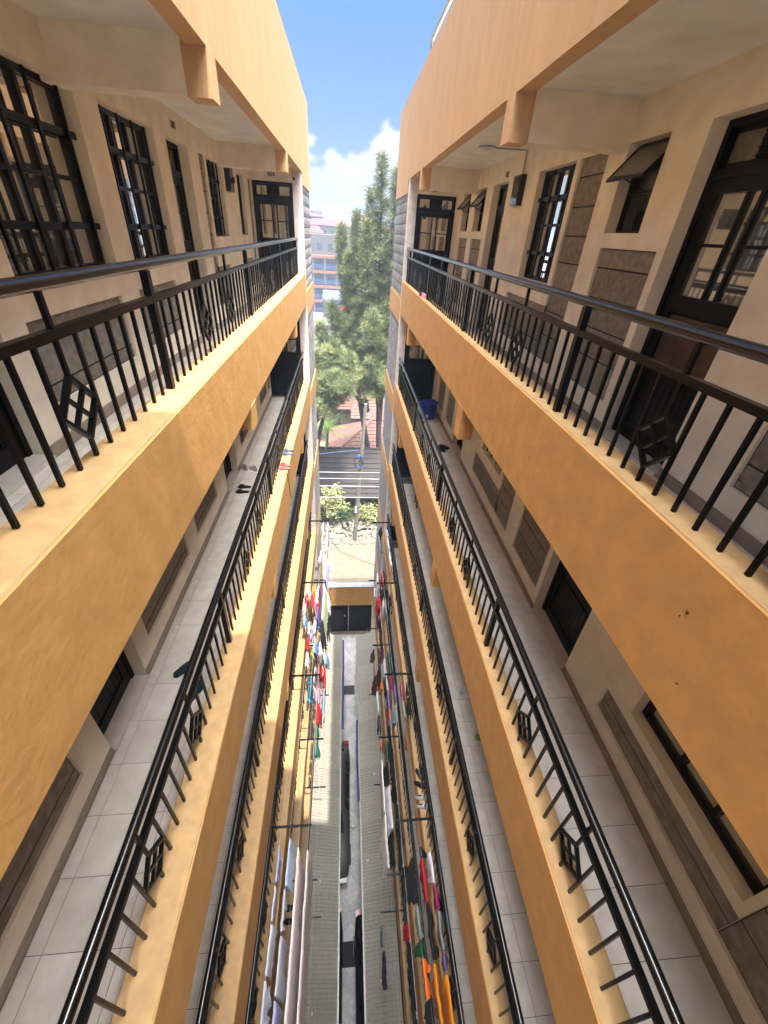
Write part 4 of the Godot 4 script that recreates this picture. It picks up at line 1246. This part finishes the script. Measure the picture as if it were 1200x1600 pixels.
func car(label: String, at: Vector3, L: float, c: Color, rails: bool):
	var o := thing("parked_car", label, "car", at)
	var key := "car " + c.to_html()
	var pm := mat(key, c, 0.25, null, 1.0, null, 0, 0.3)
	pm.clearcoat_enabled = true; pm.clearcoat = 0.8; pm.clearcoat_roughness = 0.05
	# stations along the car: z, half width, sill, shoulder, roof half width, roof height
	var S := [
		[-0.50, 0.55, .35, .62, .48, .64], [-0.485, 0.72, .26, .78, .60, .80], [-0.44, 0.82, .22, .90, .70, .93], [-0.38, 0.845, .22, .95, .70, 1.06],
		[-0.30, 0.85, .22, .97, .62, 1.42], [-0.20, 0.85, .22, .97, .61, 1.47], [0.0, 0.85, .22, .96, .60, 1.48], [0.08, .85, .22, .95, .60, 1.44],
		[0.22, .845, .22, .93, .66, 1.02], [0.36, .83, .22, .88, .68, .92], [0.45, .77, .24, .78, .62, .82], [0.49, .62, .30, .62, .5, .66], [0.50, .5, .36, .56, .42, .58]]
	var ring := func(q: Array) -> Array:
		return [Vector3(-q[1] * .93, q[2], 0), Vector3(-q[1], (q[2] + q[3]) * .5, 0), Vector3(-q[1] * .97, q[3], 0), Vector3(-q[4], q[5] - .03, 0), Vector3(-q[4] * .8, q[5], 0), Vector3(q[4] * .8, q[5], 0), Vector3(q[4], q[5] - .03, 0), Vector3(q[1] * .97, q[3], 0), Vector3(q[1], (q[2] + q[3]) * .5, 0), Vector3(q[1] * .93, q[2], 0)]
	var st := mb()
	st.set_smooth_group(1)
	for i in S.size() - 1:
		var a: Array = ring.call(S[i]); var b: Array = ring.call(S[i + 1])
		for k in a.size():
			var k2 := (k + 1) % a.size()
			quad(st, a[k] + Vector3(0, 0, S[i][0] * L), a[k2] + Vector3(0, 0, S[i][0] * L), b[k2] + Vector3(0, 0, S[i + 1][0] * L), b[k] + Vector3(0, 0, S[i + 1][0] * L))
	st.set_smooth_group(-1)
	obj("body", st, pm, o)
	var gm: Material = M["glass_dark"]
	for sx in [-1, 1]:
		for q in [[4, 5], [5, 6], [6, 7]]:
			var A: Array = S[q[0]]; var B: Array = S[q[1]]
			var g := mb()
			var e := 0.012
			var p := Vector3(sx * (A[1] * .97 * .9 + A[4] * .1 + e), A[3] + .05, A[0] * L + .05); var p2 := Vector3(sx * (B[1] * .97 * .9 + B[4] * .1 + e), B[3] + .05, B[0] * L - .05)
			var r := Vector3(sx * (A[4] * .9 + A[1] * .097 + e), A[5] - .09, A[0] * L + .05); var r2 := Vector3(sx * (B[4] * .9 + B[1] * .097 + e), B[5] - .09, B[0] * L - .05)
			quad(g, p, p2, r2, r); quad(g, r, r2, p2, p)
			obj("side_window", g, gm, o)
	for q in [[3, 4], [8, 7]]:
		var A: Array = S[q[0]]; var B: Array = S[q[1]]
		var g := mb()
		var dz := -0.012 if q[0] == 3 else 0.012
		quad(g, Vector3(-A[4] * .92, A[5] + .03, A[0] * L + dz), Vector3(A[4] * .92, A[5] + .03, A[0] * L + dz), Vector3(B[4] * .88, B[5] - .02, B[0] * L + dz), Vector3(-B[4] * .88, B[5] - .02, B[0] * L + dz))
		obj("windscreen", g, gm, o)
	for sx in [-1, 1]:
		for wz in [-.31, .31]:
			var w := mb()
			tube(w, Vector3(sx * .68, .31, wz * L), Vector3(sx * .862, .31, wz * L), .31, 20)
			var tw := obj("wheel", w, mat("tyre", Color(.03, .03, .03), .8) if not M.has("tyre") else M["tyre"], o)
			w = mb()
			tube(w, Vector3(sx * .862, .31, wz * L), Vector3(sx * .868, .31, wz * L), .19, 14)
			obj("rim", w, M["steel"], tw)
		var tl := mb()
		box(tl, Vector3(sx * .52, .62, -.500 * L), Vector3(sx * .80, .82, -.46 * L))
		obj("tail_light", tl, mat("lamp_red", Color(.5, .02, .03), .2) if not M.has("lamp_red") else M["lamp_red"], o)
		var hl := mb()
		box(hl, Vector3(sx * .42, .56, .455 * L), Vector3(sx * .70, .70, .497 * L))
		obj("headlight", hl, M["white_plastic"], o)
		var mi := mb()
		box(mi, Vector3(sx * .86, .95, .17 * L), Vector3(sx * 1.0, 1.07, .19 * L))
		obj("mirror", mi, pm, o)
		if rails:
			var rr := mb()
			tube(rr, Vector3(sx * .60, 1.50, -.28 * L), Vector3(sx * .60, 1.50, .06 * L), .018, 8)
			obj("roof_rail", rr, M["white_plastic"], o)

# ---------- connecting block behind the camera ----------
func link_block():
	var o := thing("link_block", "cream connecting block with walkways that closes the gap behind the camera", "building")
	var st := mb()
	box(st, Vector3(-2.3, GROUND, 4.4), Vector3(2.8, 2.9, 4.8))
	obj("wall", st, M["cream"], o)
	for lv in 6:
		st = mb()
		box(st, Vector3(-1.36, FLOORS[lv] - .2, 2.6), Vector3(1.81, FLOORS[lv], 4.4))
		obj("floor_slab", st, M["ceiling"], o)
	# unseen slab on posts, added so its shadow falls on the near left walkways
	var t := thing("added_shade_slab", "unseen slab on posts added above the right roof to cast shade", "platform")
	st = mb()
	box(st, Vector3(-0.9, 8.8, -0.72), Vector3(3.4, 9.0, 4.6)); obj("slab", st, M["ceiling"], t)
	for q in [Vector2(2.2, 0.5), Vector2(3.2, 0.5), Vector2(2.2, 4.2), Vector2(3.2, 4.2)]:
		st = mb()
		box(st, Vector3(q.x - .12, 2.3, q.y - .12), Vector3(q.x + .12, 8.8, q.y + .12)); obj("post", st, M["ceiling"], t)

# ---------- street, trees and town ----------
func tuft(sd: int, n: int, ln: float, wd: float, droop: float) -> ArrayMesh:
	var r := RandomNumberGenerator.new(); r.seed = sd
	var st := mb()
	for i in n:
		var a := r.randf() * TAU; var e := r.randf_range(-0.25, 1.2)
		var d := Vector3(cos(a) * cos(e), sin(e), sin(a) * cos(e))
		var o := d * ln * r.randf_range(0.0, 0.25)
		var tip := o + d * ln * r.randf_range(0.6, 1.0) - Vector3(0, droop * ln, 0)
		var sd2 := d.cross(Vector3(r.randf() - .5, r.randf() - .5, r.randf() - .5)).normalized() * wd
		var k := r.randf_range(0.8, 1.1)
		st.set_color(Color(k, k, k * 0.95))
		var mid := (o + tip) / 2 + Vector3(0, droop * ln * .3, 0)
		tri(st, o, mid + sd2, tip); tri(st, o, tip, mid - sd2)
	return done(st)

func scatter(called: String, parent, mesh: Mesh, m: Material, xfs: Array) -> MultiMeshInstance3D:
	var mm := MultiMesh.new()
	mm.transform_format = MultiMesh.TRANSFORM_3D
	mm.mesh = mesh
	mm.instance_count = xfs.size()
	for i in xfs.size(): mm.set_instance_transform(i, xfs[i])
	var o := MultiMeshInstance3D.new()
	o.multimesh = mm; o.material_override = m
	if parent == null:
		o.name = numbered(called); add_child(o)
	else:
		o.name = called; parent.add_child(o, true)
	tag(o, "", "", "", "stuff")
	return o

func casuarina(label: String, base: Vector3, spires: Array, low: float, dens: float, sd: int):
	# spires: [offset x, offset z, top height, radius]
	var t := thing("casuarina_tree", label, "tree", base, "tall trees beyond the street")
	var r := RandomNumberGenerator.new(); r.seed = sd
	var bark := mb()
	var sets := [[], [], []]
	var first := true
	for sp in spires:
		var top := Vector3(sp[0], sp[2], sp[1])
		var foot := Vector3(sp[0] * .15, 0, sp[1] * .15) if first else Vector3(spires[0][0] * .4, low * .8, spires[0][1] * .4)
		var midp := foot.lerp(top, 0.5) + Vector3(sp[0] * .2, 0, sp[1] * .2)
		var prev := foot
		for k in range(1, 9):
			var u := k / 8.0
			var p := foot.lerp(midp, u).lerp(midp.lerp(top, u), u)
			tube(bark, prev, p, lerpf(0.30 if first else 0.16, 0.02, (k - 1) / 8.0), 7, lerpf(0.30 if first else 0.16, 0.02, u))
			prev = p
		var nbr := int(sp[2] * dens)
		for bI in nbr:
			var u := pow(float(bI + r.randf()) / nbr, 0.9)
			var y: float = lerpf(low, sp[2] - 0.1, u)
			var q := clampf((y - foot.y) / (top.y - foot.y), 0, 1)
			var c := foot.lerp(midp, q).lerp(midp.lerp(top, q), q)
			var a := r.randf() * TAU
			var rad: float = sp[3] * (pow(1.0 - u, 0.75) + 0.05) * clampf(0.75 + 1.3 * jit.get_noise_3d(y * 22.0, cos(a) * 25.0 + sd, sin(a) * 25.0), 0.15, 1.45) * r.randf_range(0.6, 1.2)
			var out := Vector3(cos(a), r.randf_range(0.35, 1.1), sin(a)).normalized()
			var tip := c + out * rad
			if rad > 0.5: tube(bark, c, tip, 0.035, 4, 0.006)
			var nt := int(5 + rad * 7.0)
			for k in nt:
				var v := pow(r.randf(), 0.45)
				var p := c.lerp(tip, v) + Vector3(r.randfn() * .10, r.randfn() * .12 - v * v * rad * .12, r.randfn() * .10) * (0.5 + rad * .5)
				var bs := Basis(Vector3.UP, r.randf() * TAU) * Basis(Vector3.RIGHT, r.randf_range(-.6, .6))
				bs = bs.scaled(Vector3.ONE * r.randf_range(0.7, 1.25))
				sets[(bI + (r.randi() % 5) / 4) % 3].append(Transform3D(bs, p))
		first = false
	obj("trunk", bark, M["bark"], t)
	for i in 3: scatter("crown", t, tuft(sd * 3 + i, 11, 0.50, 0.012, 0.08), M[["leaf_a", "leaf_b", "leaf_c"][i]], sets[i])
	return t

func shrub(label: String, base: Vector3, w: float, h: float, m: String, sd: int, up := false):
	var t := thing("shrub", label, "shrub", base, "shrubs along the far verge")
	var r := RandomNumberGenerator.new(); r.seed = sd
	var st := mb()
	for i in 5:
		var a := r.randf() * TAU
		tube(st, Vector3(0, 0, 0), Vector3(cos(a) * w * .3, h * r.randf_range(.5, .8), sin(a) * w * .3), .025, 5, .008)
	obj("stem", st, M["bark"], t)
	var xf := []
	for i in int(150 * w * h):
		var d := Vector3(r.randfn(), r.randfn(), r.randfn()).normalized() * pow(r.randf(), 0.4)
		d *= 0.75 + 0.9 * jit.get_noise_3d(d.x * 28.0 + sd * 9.0, d.y * 28.0, d.z * 28.0)
		var p := Vector3(d.x * w * .6, h * .5 + d.y * h * .6, d.z * w * .6)
		if up: p = Vector3(d.x * w * .5 * (1.1 - p.y / h), p.y, d.z * w * .5 * (1.1 - p.y / h))
		xf.append(Transform3D(Basis(Vector3.UP, r.randf() * TAU).scaled(Vector3.ONE * r.randf_range(.6, 1.2)), p))
	scatter("foliage", t, tuft(sd, 9, 0.20, 0.03, 0.05), M[m], xf)

func palm(base: Vector3, h: float):
	var t := thing("palm_tree", "green palm with arching fronds beyond the dark roof", "palm tree", base)
	var st := mb()
	for k in 6: tube(st, Vector3(.05 * k, h * k / 6.0, 0), Vector3(.05 * (k + 1), h * (k + 1) / 6.0, 0), .17 - .008 * k, 10, .16 - .008 * k)
	obj("trunk", st, M["bark"], t)
	var top := Vector3(.3, h, 0)
	for i in 22:
		var a := i * 2.399; var e0 := 1.25 - i * 0.05
		var fr := mb()
		var ln := 2.3 + 0.4 * sin(i * 3.1)
		var p := top
		var dir := Vector3(cos(a) * cos(e0), sin(e0), sin(a) * cos(e0))
		var n := 16
		for k in n:
			var q := p + dir * ln / n
			tube(fr, p, q, .018 * (1.0 - k / 20.0), 4)
			var sd := dir.cross(Vector3.UP).normalized()
			for sx in [-1.0, 1.0]:
				var lv: Vector3 = (sd * sx * 0.85 + dir * 0.5 - Vector3(0, .35, 0)).normalized() * (0.55 * sin(PI * (0.12 + 0.85 * k / n)))
				var wv := dir * 0.022
				tri(fr, p - wv, p + lv, p + wv)
			dir = (dir - Vector3(0, 0.085, 0)).normalized()
			p = q
		obj("frond", fr, M["leaf_bright"], t)

func tiled_roof(o, corners: Array, m: Material, course: float, called := "roof_course", pan := 0.3):
	# corners: eave left, eave right, ridge right, ridge left; overlapping courses, each its own strip
	var a: Vector3 = corners[0]; var b: Vector3 = corners[1]; var c: Vector3 = corners[2]; var d: Vector3 = corners[3]
	var n := maxi(2, int(((a + b) / 2).distance_to((c + d) / 2) / course))
	var nrm := (b - a).cross(d - a).normalized()
	if nrm.y < 0: nrm = -nrm
	for k in n:
		var u0 := float(k) / n; var u1 := float(k + 1) / n + 0.01
		var p := a.lerp(d, u0) + nrm * .07; var q := b.lerp(c, u0) + nrm * .07
		var r := b.lerp(c, u1) + nrm * .008; var s := a.lerp(d, u1) + nrm * .008
		var st := mb()
		var w := maxi(1, int(p.distance_to(q) / pan))
		for i in w:
			# pan and roll of the tiles
			var f0 := float(i) / w; var f1 := (i + 0.6) / w; var f2 := (i + 0.8) / w; var f3 := float(i + 1) / w
			var up := nrm * 0.035
			quad(st, s.lerp(r, f0), s.lerp(r, f1), p.lerp(q, f1), p.lerp(q, f0))
			quad(st, s.lerp(r, f1), s.lerp(r, f2) + up, p.lerp(q, f2) + up, p.lerp(q, f1))
			quad(st, s.lerp(r, f2) + up, s.lerp(r, f3), p.lerp(q, f3), p.lerp(q, f2) + up)
		quad(st, p, q, q - nrm * .07, p - nrm * .07)
		obj(called, st, m, o)

func neighbour_houses():
	# low dark roof right behind the hedge
	var h := thing("low_house", "low house with a dark tiled roof in tree shade behind the rubble verge", "house")
	var st := mb()
	box(st, Vector3(-9, GROUND, -33.2), Vector3(9, -17.5, -28.6)); obj("wall", st, M["far_grey"], h)
	tiled_roof(h, [Vector3(-9.4, -17.75, -28.1), Vector3(9.4, -17.75, -28.1), Vector3(9.4, -14.75, -31.0), Vector3(-9.4, -14.75, -31.0)], M["dark_tile"], 0.40, "roof_course", 2.3)
	st = mb()
	quad(st, Vector3(9.4, -14.76, -31.0), Vector3(-9.4, -14.76, -31.0), Vector3(-9.4, -17.75, -33.6), Vector3(9.4, -17.75, -33.6)); obj("rear_roof", st, M["dark_tile"], h)
	st = mb(); tube(st, Vector3(-9.4, -14.72, -31.0), Vector3(9.4, -14.72, -31.0), .09, 8); obj("ridge", st, M["dark_tile"], h)
	# hip roofed house with pink tiles
	var p := thing("tiled_house", "house with a pink clay tile hip roof, nearest behind the dark roof", "house")
	st = mb(); box(st, Vector3(-.9, GROUND, -41), Vector3(7.6, -17.3, -34.8)); obj("wall", st, M["far_cream"], p)
	tiled_roof(p, [Vector3(-1.6, -17.45, -34.2), Vector3(8.2, -17.45, -34.2), Vector3(5.0, -14.9, -37.6), Vector3(2.6, -14.9, -37.6)], M["pink_tile"], 0.36)
	tiled_roof(p, [Vector3(-1.6, -17.45, -41.6), Vector3(-1.6, -17.45, -34.2), Vector3(2.6, -14.9, -37.6), Vector3(2.6, -14.9, -37.8)], M["pink_tile"], 0.36)
	for q in [[Vector3(-1.6, -17.40, -34.2), Vector3(2.6, -14.85, -37.6)], [Vector3(2.6, -14.85, -37.6), Vector3(5.0, -14.85, -37.6)]]:
		st = mb(); tube(st, q[0], q[1], .10, 8); obj("ridge", st, M["pink_tile"], p)
	# second one farther back, steeper towards the viewer
	var u := thing("tiled_house", "house with a red clay tile roof and dark windows behind the pole", "house")
	st = mb(); box(st, Vector3(-2.6, GROUND, -52), Vector3(9, -16.2, -43.6)); obj("wall", st, M["far_cream"], u)
	tiled_roof(u, [Vector3(0.6, -16.6, -42.2), Vector3(9.4, -16.6, -42.2), Vector3(9.4, -12.6, -46.5), Vector3(1.2, -12.6, -46.5)], M["pink_tile"], 0.36)
	tiled_roof(u, [Vector3(-3.0, -16.0, -43.2), Vector3(0.6, -16.0, -43.2), Vector3(0.6, -13.6, -46.5), Vector3(-3.0, -13.6, -46.5)], M["red_tile"], 0.36)
	for x in [-2.0, -0.9]:
		st = mb(); box(st, Vector3(x - .4, -18.4, -43.58), Vector3(x + .4, -16.9, -43.52)); obj("window", st, M["far_dark"], u)
	# town in the distance
	var g := thing("balcony_building", "grey building with orange bands and blue balconies under a red roof, far off", "apartment building")
	var gz := -132.0
	st = mb(); box(st, Vector3(-12, GROUND, gz - 12), Vector3(3.0, -1.3, gz)); obj("wall", st, M["far_grey"], g)
	for k in 4:
		var y := -6.2 - k * 3.55
		st = mb(); box(st, Vector3(-12, y - .35, gz), Vector3(3.4, y + .30, gz + 1.7)); obj("balcony_band", st, M["far_orange"], g)
		st = mb(); box(st, Vector3(-12, y - 2.9, gz + 1.45), Vector3(3.4, y - 1.75, gz + 1.5)); obj("balcony_rail", st, M["far_blue"], g)
		for i in 5:
			st = mb(); box(st, Vector3(-11 + i * 3.1, y - 3.0, gz + .02), Vector3(-9.6 + i * 3.1, y - .6, gz + .06)); obj("window", st, M["far_dark"] if i % 3 else M["far_red"], g)
			st = mb(); box(st, Vector3(-12 + i * 3.1, y - 3.3, gz + 1.3), Vector3(-11.7 + i * 3.1, y, gz + 1.6)); obj("balcony_post", st, M["far_cream"], g)
	for i in 5:
		st = mb(); box(st, Vector3(-10.6 + i * 2.9, -4.6, gz + .01), Vector3(-9.2 + i * 2.9, -3.2, gz + .08)); obj("window", st, M["far_blue"] if i % 2 else M["far_dark"], g)
	# roofs along the skyline
	var specs := [
		["pale building with a long red roof on the skyline behind the blue balconies", -6.0, -160.0, 17.0, 2.6, "far_red", "far_cream"],
		["pink block with black water tanks on the skyline at far left", -11.5, -175.0, 7.0, 5.0, "far_red", "far_red"],
		["pink gabled building on the skyline between the tree spires", 6.5, -170.0, 9.0, 4.6, "far_red", "far_red"],
		["yellow walled house low on the skyline beside the tanks", -9.5, -150.0, 4.5, 0.6, "far_red", "far_yellow"],
		["white house with red roof on the skyline behind tall tree", 15.0, -150.0, 9.0, 1.8, "far_red", "far_white"],
		["cream house with a red roof on the skyline far beyond the left block", -22.0, -150.0, 10.0, 1.0, "far_red", "far_cream"],
		["white house with red roof on the skyline far beyond right block", 27.0, -170.0, 11.0, 2.2, "far_red", "far_white"]]
	for q in specs:
		var b := thing("distant_house", q[0], "house")
		var hw: float = q[3] / 2
		st = mb(); box(st, Vector3(q[1] - hw, GROUND, q[2] - 8), Vector3(q[1] + hw, q[4] - 1.6, q[2])); obj("wall", st, M[q[6]], b)
		st = mb()
		var e := 0.4
		var A := Vector3(q[1] - hw - e, q[4] - 1.7, q[2] + e); var B := Vector3(q[1] + hw + e, q[4] - 1.7, q[2] + e)
		var C := Vector3(q[1] + hw + e, q[4] - 1.7, q[2] - 8 - e); var D := Vector3(q[1] - hw - e, q[4] - 1.7, q[2] - 8 - e)
		var E := Vector3(q[1] - hw * .5, q[4], q[2] - 4); var F := Vector3(q[1] + hw * .5, q[4], q[2] - 4)
		quad(st, E, F, B, A); quad(st, F, E, D, C); tri(st, E, A, D); tri(st, F, C, B)
		obj("roof", st, M[q[5]], b)
		for i in int(q[3] / 2.2):
			st = mb(); box(st, Vector3(q[1] - hw + 0.8 + i * 2.2, q[4] - 4.2, q[2] + .01), Vector3(q[1] - hw + 1.8 + i * 2.2, q[4] - 2.8, q[2] + .06)); obj("window", st, M["far_dark"], b)
	for i in 3:
		st = mb()
		lathe(st, Vector3.ZERO, [Vector2(0, 1.7), Vector2(.5, 1.7), Vector2(.85, 1.4), Vector2(.9, 0)], 14)
		var wt := obj("water_tank", st, M["far_dark"])
		wt.position = Vector3(-13.2 + i * 2.0, 3.5, -177.5)
		tag(wt, ["leftmost", "middle", "rightmost"][i] + " of three black water tanks on the pink block's roof", "water tank", "water tanks on the skyline")
	var wl := mb(); box(wl, Vector3(-9, GROUND, -100.4), Vector3(-3, -17.6, -100)); tag(obj("white_wall", wl, M["far_white"]), "short white boundary wall in front of the blue balconies", "wall")
	for i in 2:
		var ps := thing("parasol", ["red parasol open before the far blue balconies", "pink parasol open lower and nearer than the red one"][i], "parasol", Vector3([0.2, 1.6][i], GROUND, -100 + i * 4))
		var pa := mb(); lathe(pa, Vector3.ZERO, [Vector2(0, 6.3), Vector2(1.0, 5.9), Vector2(1.8, 5.3)], 10); obj("canopy", pa, mat("parasol%d" % i, [Color(.7, .12, .2), Color(.85, .5, .55)][i], .8), ps)
		pa = mb(); tube(pa, Vector3.ZERO, Vector3(0, 6.2, 0), .05, 6); obj("pole", pa, M["steel"], ps)
	var sh := thing("shop_awning", "blue shop front awning at the foot of the grey building", "awning")
	var sa := mb(); quad(sa, Vector3(-6, -13.4, -124), Vector3(4, -13.4, -124), Vector3(4, -15.2, -121), Vector3(-6, -15.2, -121)); quad(sa, Vector3(-6, -15.2, -121), Vector3(4, -15.2, -121), Vector3(4, -16.0, -121), Vector3(-6, -16.0, -121))
	obj("cover", sa, M["far_blue"], sh)
	sa = mb(); box(sa, Vector3(-6, GROUND, -124.4), Vector3(4, -13.4, -124.02)); obj("shop_front", sa, M["far_cream"], sh)

func street():
	var gd := mb()
	var n := 40
	# one sheet to the horizon
	quad(gd, Vector3(-700, GROUND, -900), Vector3(700, GROUND, -900), Vector3(700, GROUND, 200), Vector3(-700, GROUND, 200))
	tag(obj("ground", gd, M["dirt"]), "", "", "", "structure")
	var gs := mb()
	quad(gs, Vector3(-60, GROUND + .01, -120), Vector3(60, GROUND + .01, -120), Vector3(60, GROUND + .01, -53), Vector3(-60, GROUND + .01, -53))
	tag(obj("grass_field", gs, M["grass"]), "", "", "", "structure")
	# rubble verge
	var r := RandomNumberGenerator.new(); r.seed = 5
	var xs := []
	for i in 900:
		var z := r.randf_range(-27.6, -24.9)
		var sc := r.randf_range(0.05, 0.19)
		xs.append(Transform3D(Basis.from_euler(Vector3(r.randf() * 6, r.randf() * 6, r.randf() * 6)).scaled(Vector3(sc, sc * .7, sc)), Vector3(r.randf_range(-4, 5), GROUND + sc * .25 + maxf(0, (-25.6 - z)) * .16, z)))
	var rk := mb()
	var ic := SphereMesh.new(); ic.radius = 1; ic.height = 2; ic.radial_segments = 7; ic.rings = 4
	scatter("rubble", null, ic, M["rubble_stone"], xs)
	# utility pole
	var p := thing("utility_pole", "weathered timber utility pole standing in the rubble verge", "utility pole", Vector3(0.79, GROUND, -25.3))
	var st := mb(); tube(st, Vector3.ZERO, Vector3(0.5, 10.9, 0), .16, 14, .105); obj("pole", st, M["pole_wood"], p)
	st = mb(); bar(st, Vector3(.02, 2.7, .155), Vector3(.04, 3.3, .15), .16, .01); obj("notice", st, M["print_pale"], p)
	st = mb()
	for k in 5:
		var c := Vector3(.14, 7.0 - k * .02, .16 + k * .025)
		var pts := []
		for i in 15: pts.append(c + Vector3(cos(TAU * i / 14.0) * .30, sin(TAU * i / 14.0) * .46, 0))
		path_tube(st, pts, .022, 5)
	tag(obj("cable_coil", st, M["cable_blue"]), "coil of blue cable hung on the utility pole", "cable coil").position = p.position
	var wires := [[-12.60, 0.0, "wire_pale"], [-13.05, 0.0, "wire_pale"], [-13.60, 0.0, "wire_pale"], [-14.45, 0.0, "wire_pale"], [-16.7, 0.0, "wire"], [-17.1, 0.06, "wire"]]
	for i in wires.size():
		st = mb()
		var w: Array = wires[i]
		var z := -23.0 if i < 4 else -25.1
		path_tube(st, [Vector3(-25, w[0] + w[1] * 10 + .3, z), Vector3(-12, w[0] + w[1] * 4, z), Vector3(0, w[0], z), Vector3(12, w[0] - w[1] * 4, z), Vector3(25, w[0] + .3, z)], 0.016, 5)
		tag(obj("overhead_wire", st, M[w[2]]), "%s overhead wire counted downwards, crossing the street by the pole" % ["highest pale", "second pale", "third pale", "lowest pale", "upper black", "lower black"][i], "wire", "wires over the street")
	st = mb(); path_tube(st, [Vector3(-9, -13.4, -24.6), Vector3(-3, -12.5, -25), Vector3(.95, -12.1, -25.2)], .03, 5)
	tag(obj("overhead_wire", st, M["cable_blue"]), "blue cable slanting up to the coil on the utility pole", "wire", "wires over the street")
	st = mb(); path_tube(st, [Vector3(-.3, GROUND + .3, -23.6), Vector3(2.2, GROUND + .05, -22.4), Vector3(5, GROUND + .04, -21.9)], .018, 5)
	path_tube(st, [Vector3(-1.4, GROUND + 1.6, -24.2), Vector3(-.3, GROUND + .3, -23.6)], .018, 5)
	tag(obj("loose_wire", st, M["wire"]), "loose black wire sagging across the sunlit dirt road", "wire")
	# planting
	var q := [[-2.4, -27.8, 2.4, 1.5, "leaf_shrub"], [-0.2, -27.9, 2.2, 1.3, "leaf_shrub"], [1.9, -27.8, 2.2, 1.5, "leaf_b"], [3.8, -27.9, 2.2, 1.6, "leaf_shrub"]]
	var w2 := ["broad leafy shrub at the far left of the rubble verge", "dark leafy shrub left of the utility pole foot", "pale leafy shrub right of the utility pole foot", "leafy shrub at the right end of the rubble verge"]
	for i in q.size(): shrub(w2[i], Vector3(q[i][0], GROUND + .3, q[i][1]), q[i][2], q[i][3], q[i][4], 60 + i)
	shrub("bright green feathery young bush in front of the dark roof", Vector3(-.95, GROUND + .6, -27.5), 2.0, 2.9, "leaf_b", 71)
	palm(Vector3(-1.75, GROUND, -32.4), 6.0)
	shrub("rounded green tree crown between palm and pink roof", Vector3(-4.2, GROUND + .5, -38), 4.5, 4.0, "leaf_shrub", 75)
	shrub("loose olive green bush in the middle ground left of trunk", Vector3(-4, GROUND, -56), 5.5, 7.0, "leaf_b", 76)
	shrub("wide olive bush beyond the tiled houses at right", Vector3(5, GROUND, -60), 8, 6.5, "leaf_a", 77)
	casuarina("tallest grey green casuarina with a thin spire, right of the gap", Vector3(3.3, GROUND, -31.6), [[-1.22, 0, 23.6, 1.8], [-.4, .9, 23.0, 1.6], [-2.1, .6, 20.4, 1.3], [-1.75, -.8, 22.0, 1.4], [-1.5, 1.6, 15.5, 2.2]], 9.0, 5.6, 101)
	casuarina("lower loose casuarina with short spires, left part of the gap", Vector3(3.5, GROUND, -34.0), [[-3.9, 0, 20.2, 1.3], [-2.8, .4, 21.0, 1.3], [-3.3, .7, 18.6, 1.8], [-4.5, 1.4, 15.6, 2.0], [-5.5, .6, 14.0, 2.0], [-2.4, 2.2, 16.0, 2.4]], 9.0, 6.6, 131)
	casuarina("broad pale olive casuarina, lowest and nearest of the three tall trees", Vector3(-4.6, GROUND, -28.6), [[3.9, .3, 13.8, 2.3], [2.7, .2, 13.0, 2.2], [5.0, .5, 13.2, 2.3], [4.0, 1.6, 12.2, 2.3], [4.2, -1.4, 13.0, 2.4]], 9.0, 8.5, 151)

func _ready():
	rng.seed = 12
	jit.frequency = 0.05; jit.seed = 4
	camera_and_light()
	materials()
	street()
	neighbour_houses()
	apartment_block(-1)
	apartment_block(1)
	link_block()
	courtyard()
	for side in [-1, 1]:
		for lv in 6: railing(side, lv)
	fittings()
	footwear()
	string_down()
	drying_gear()
	laundry()
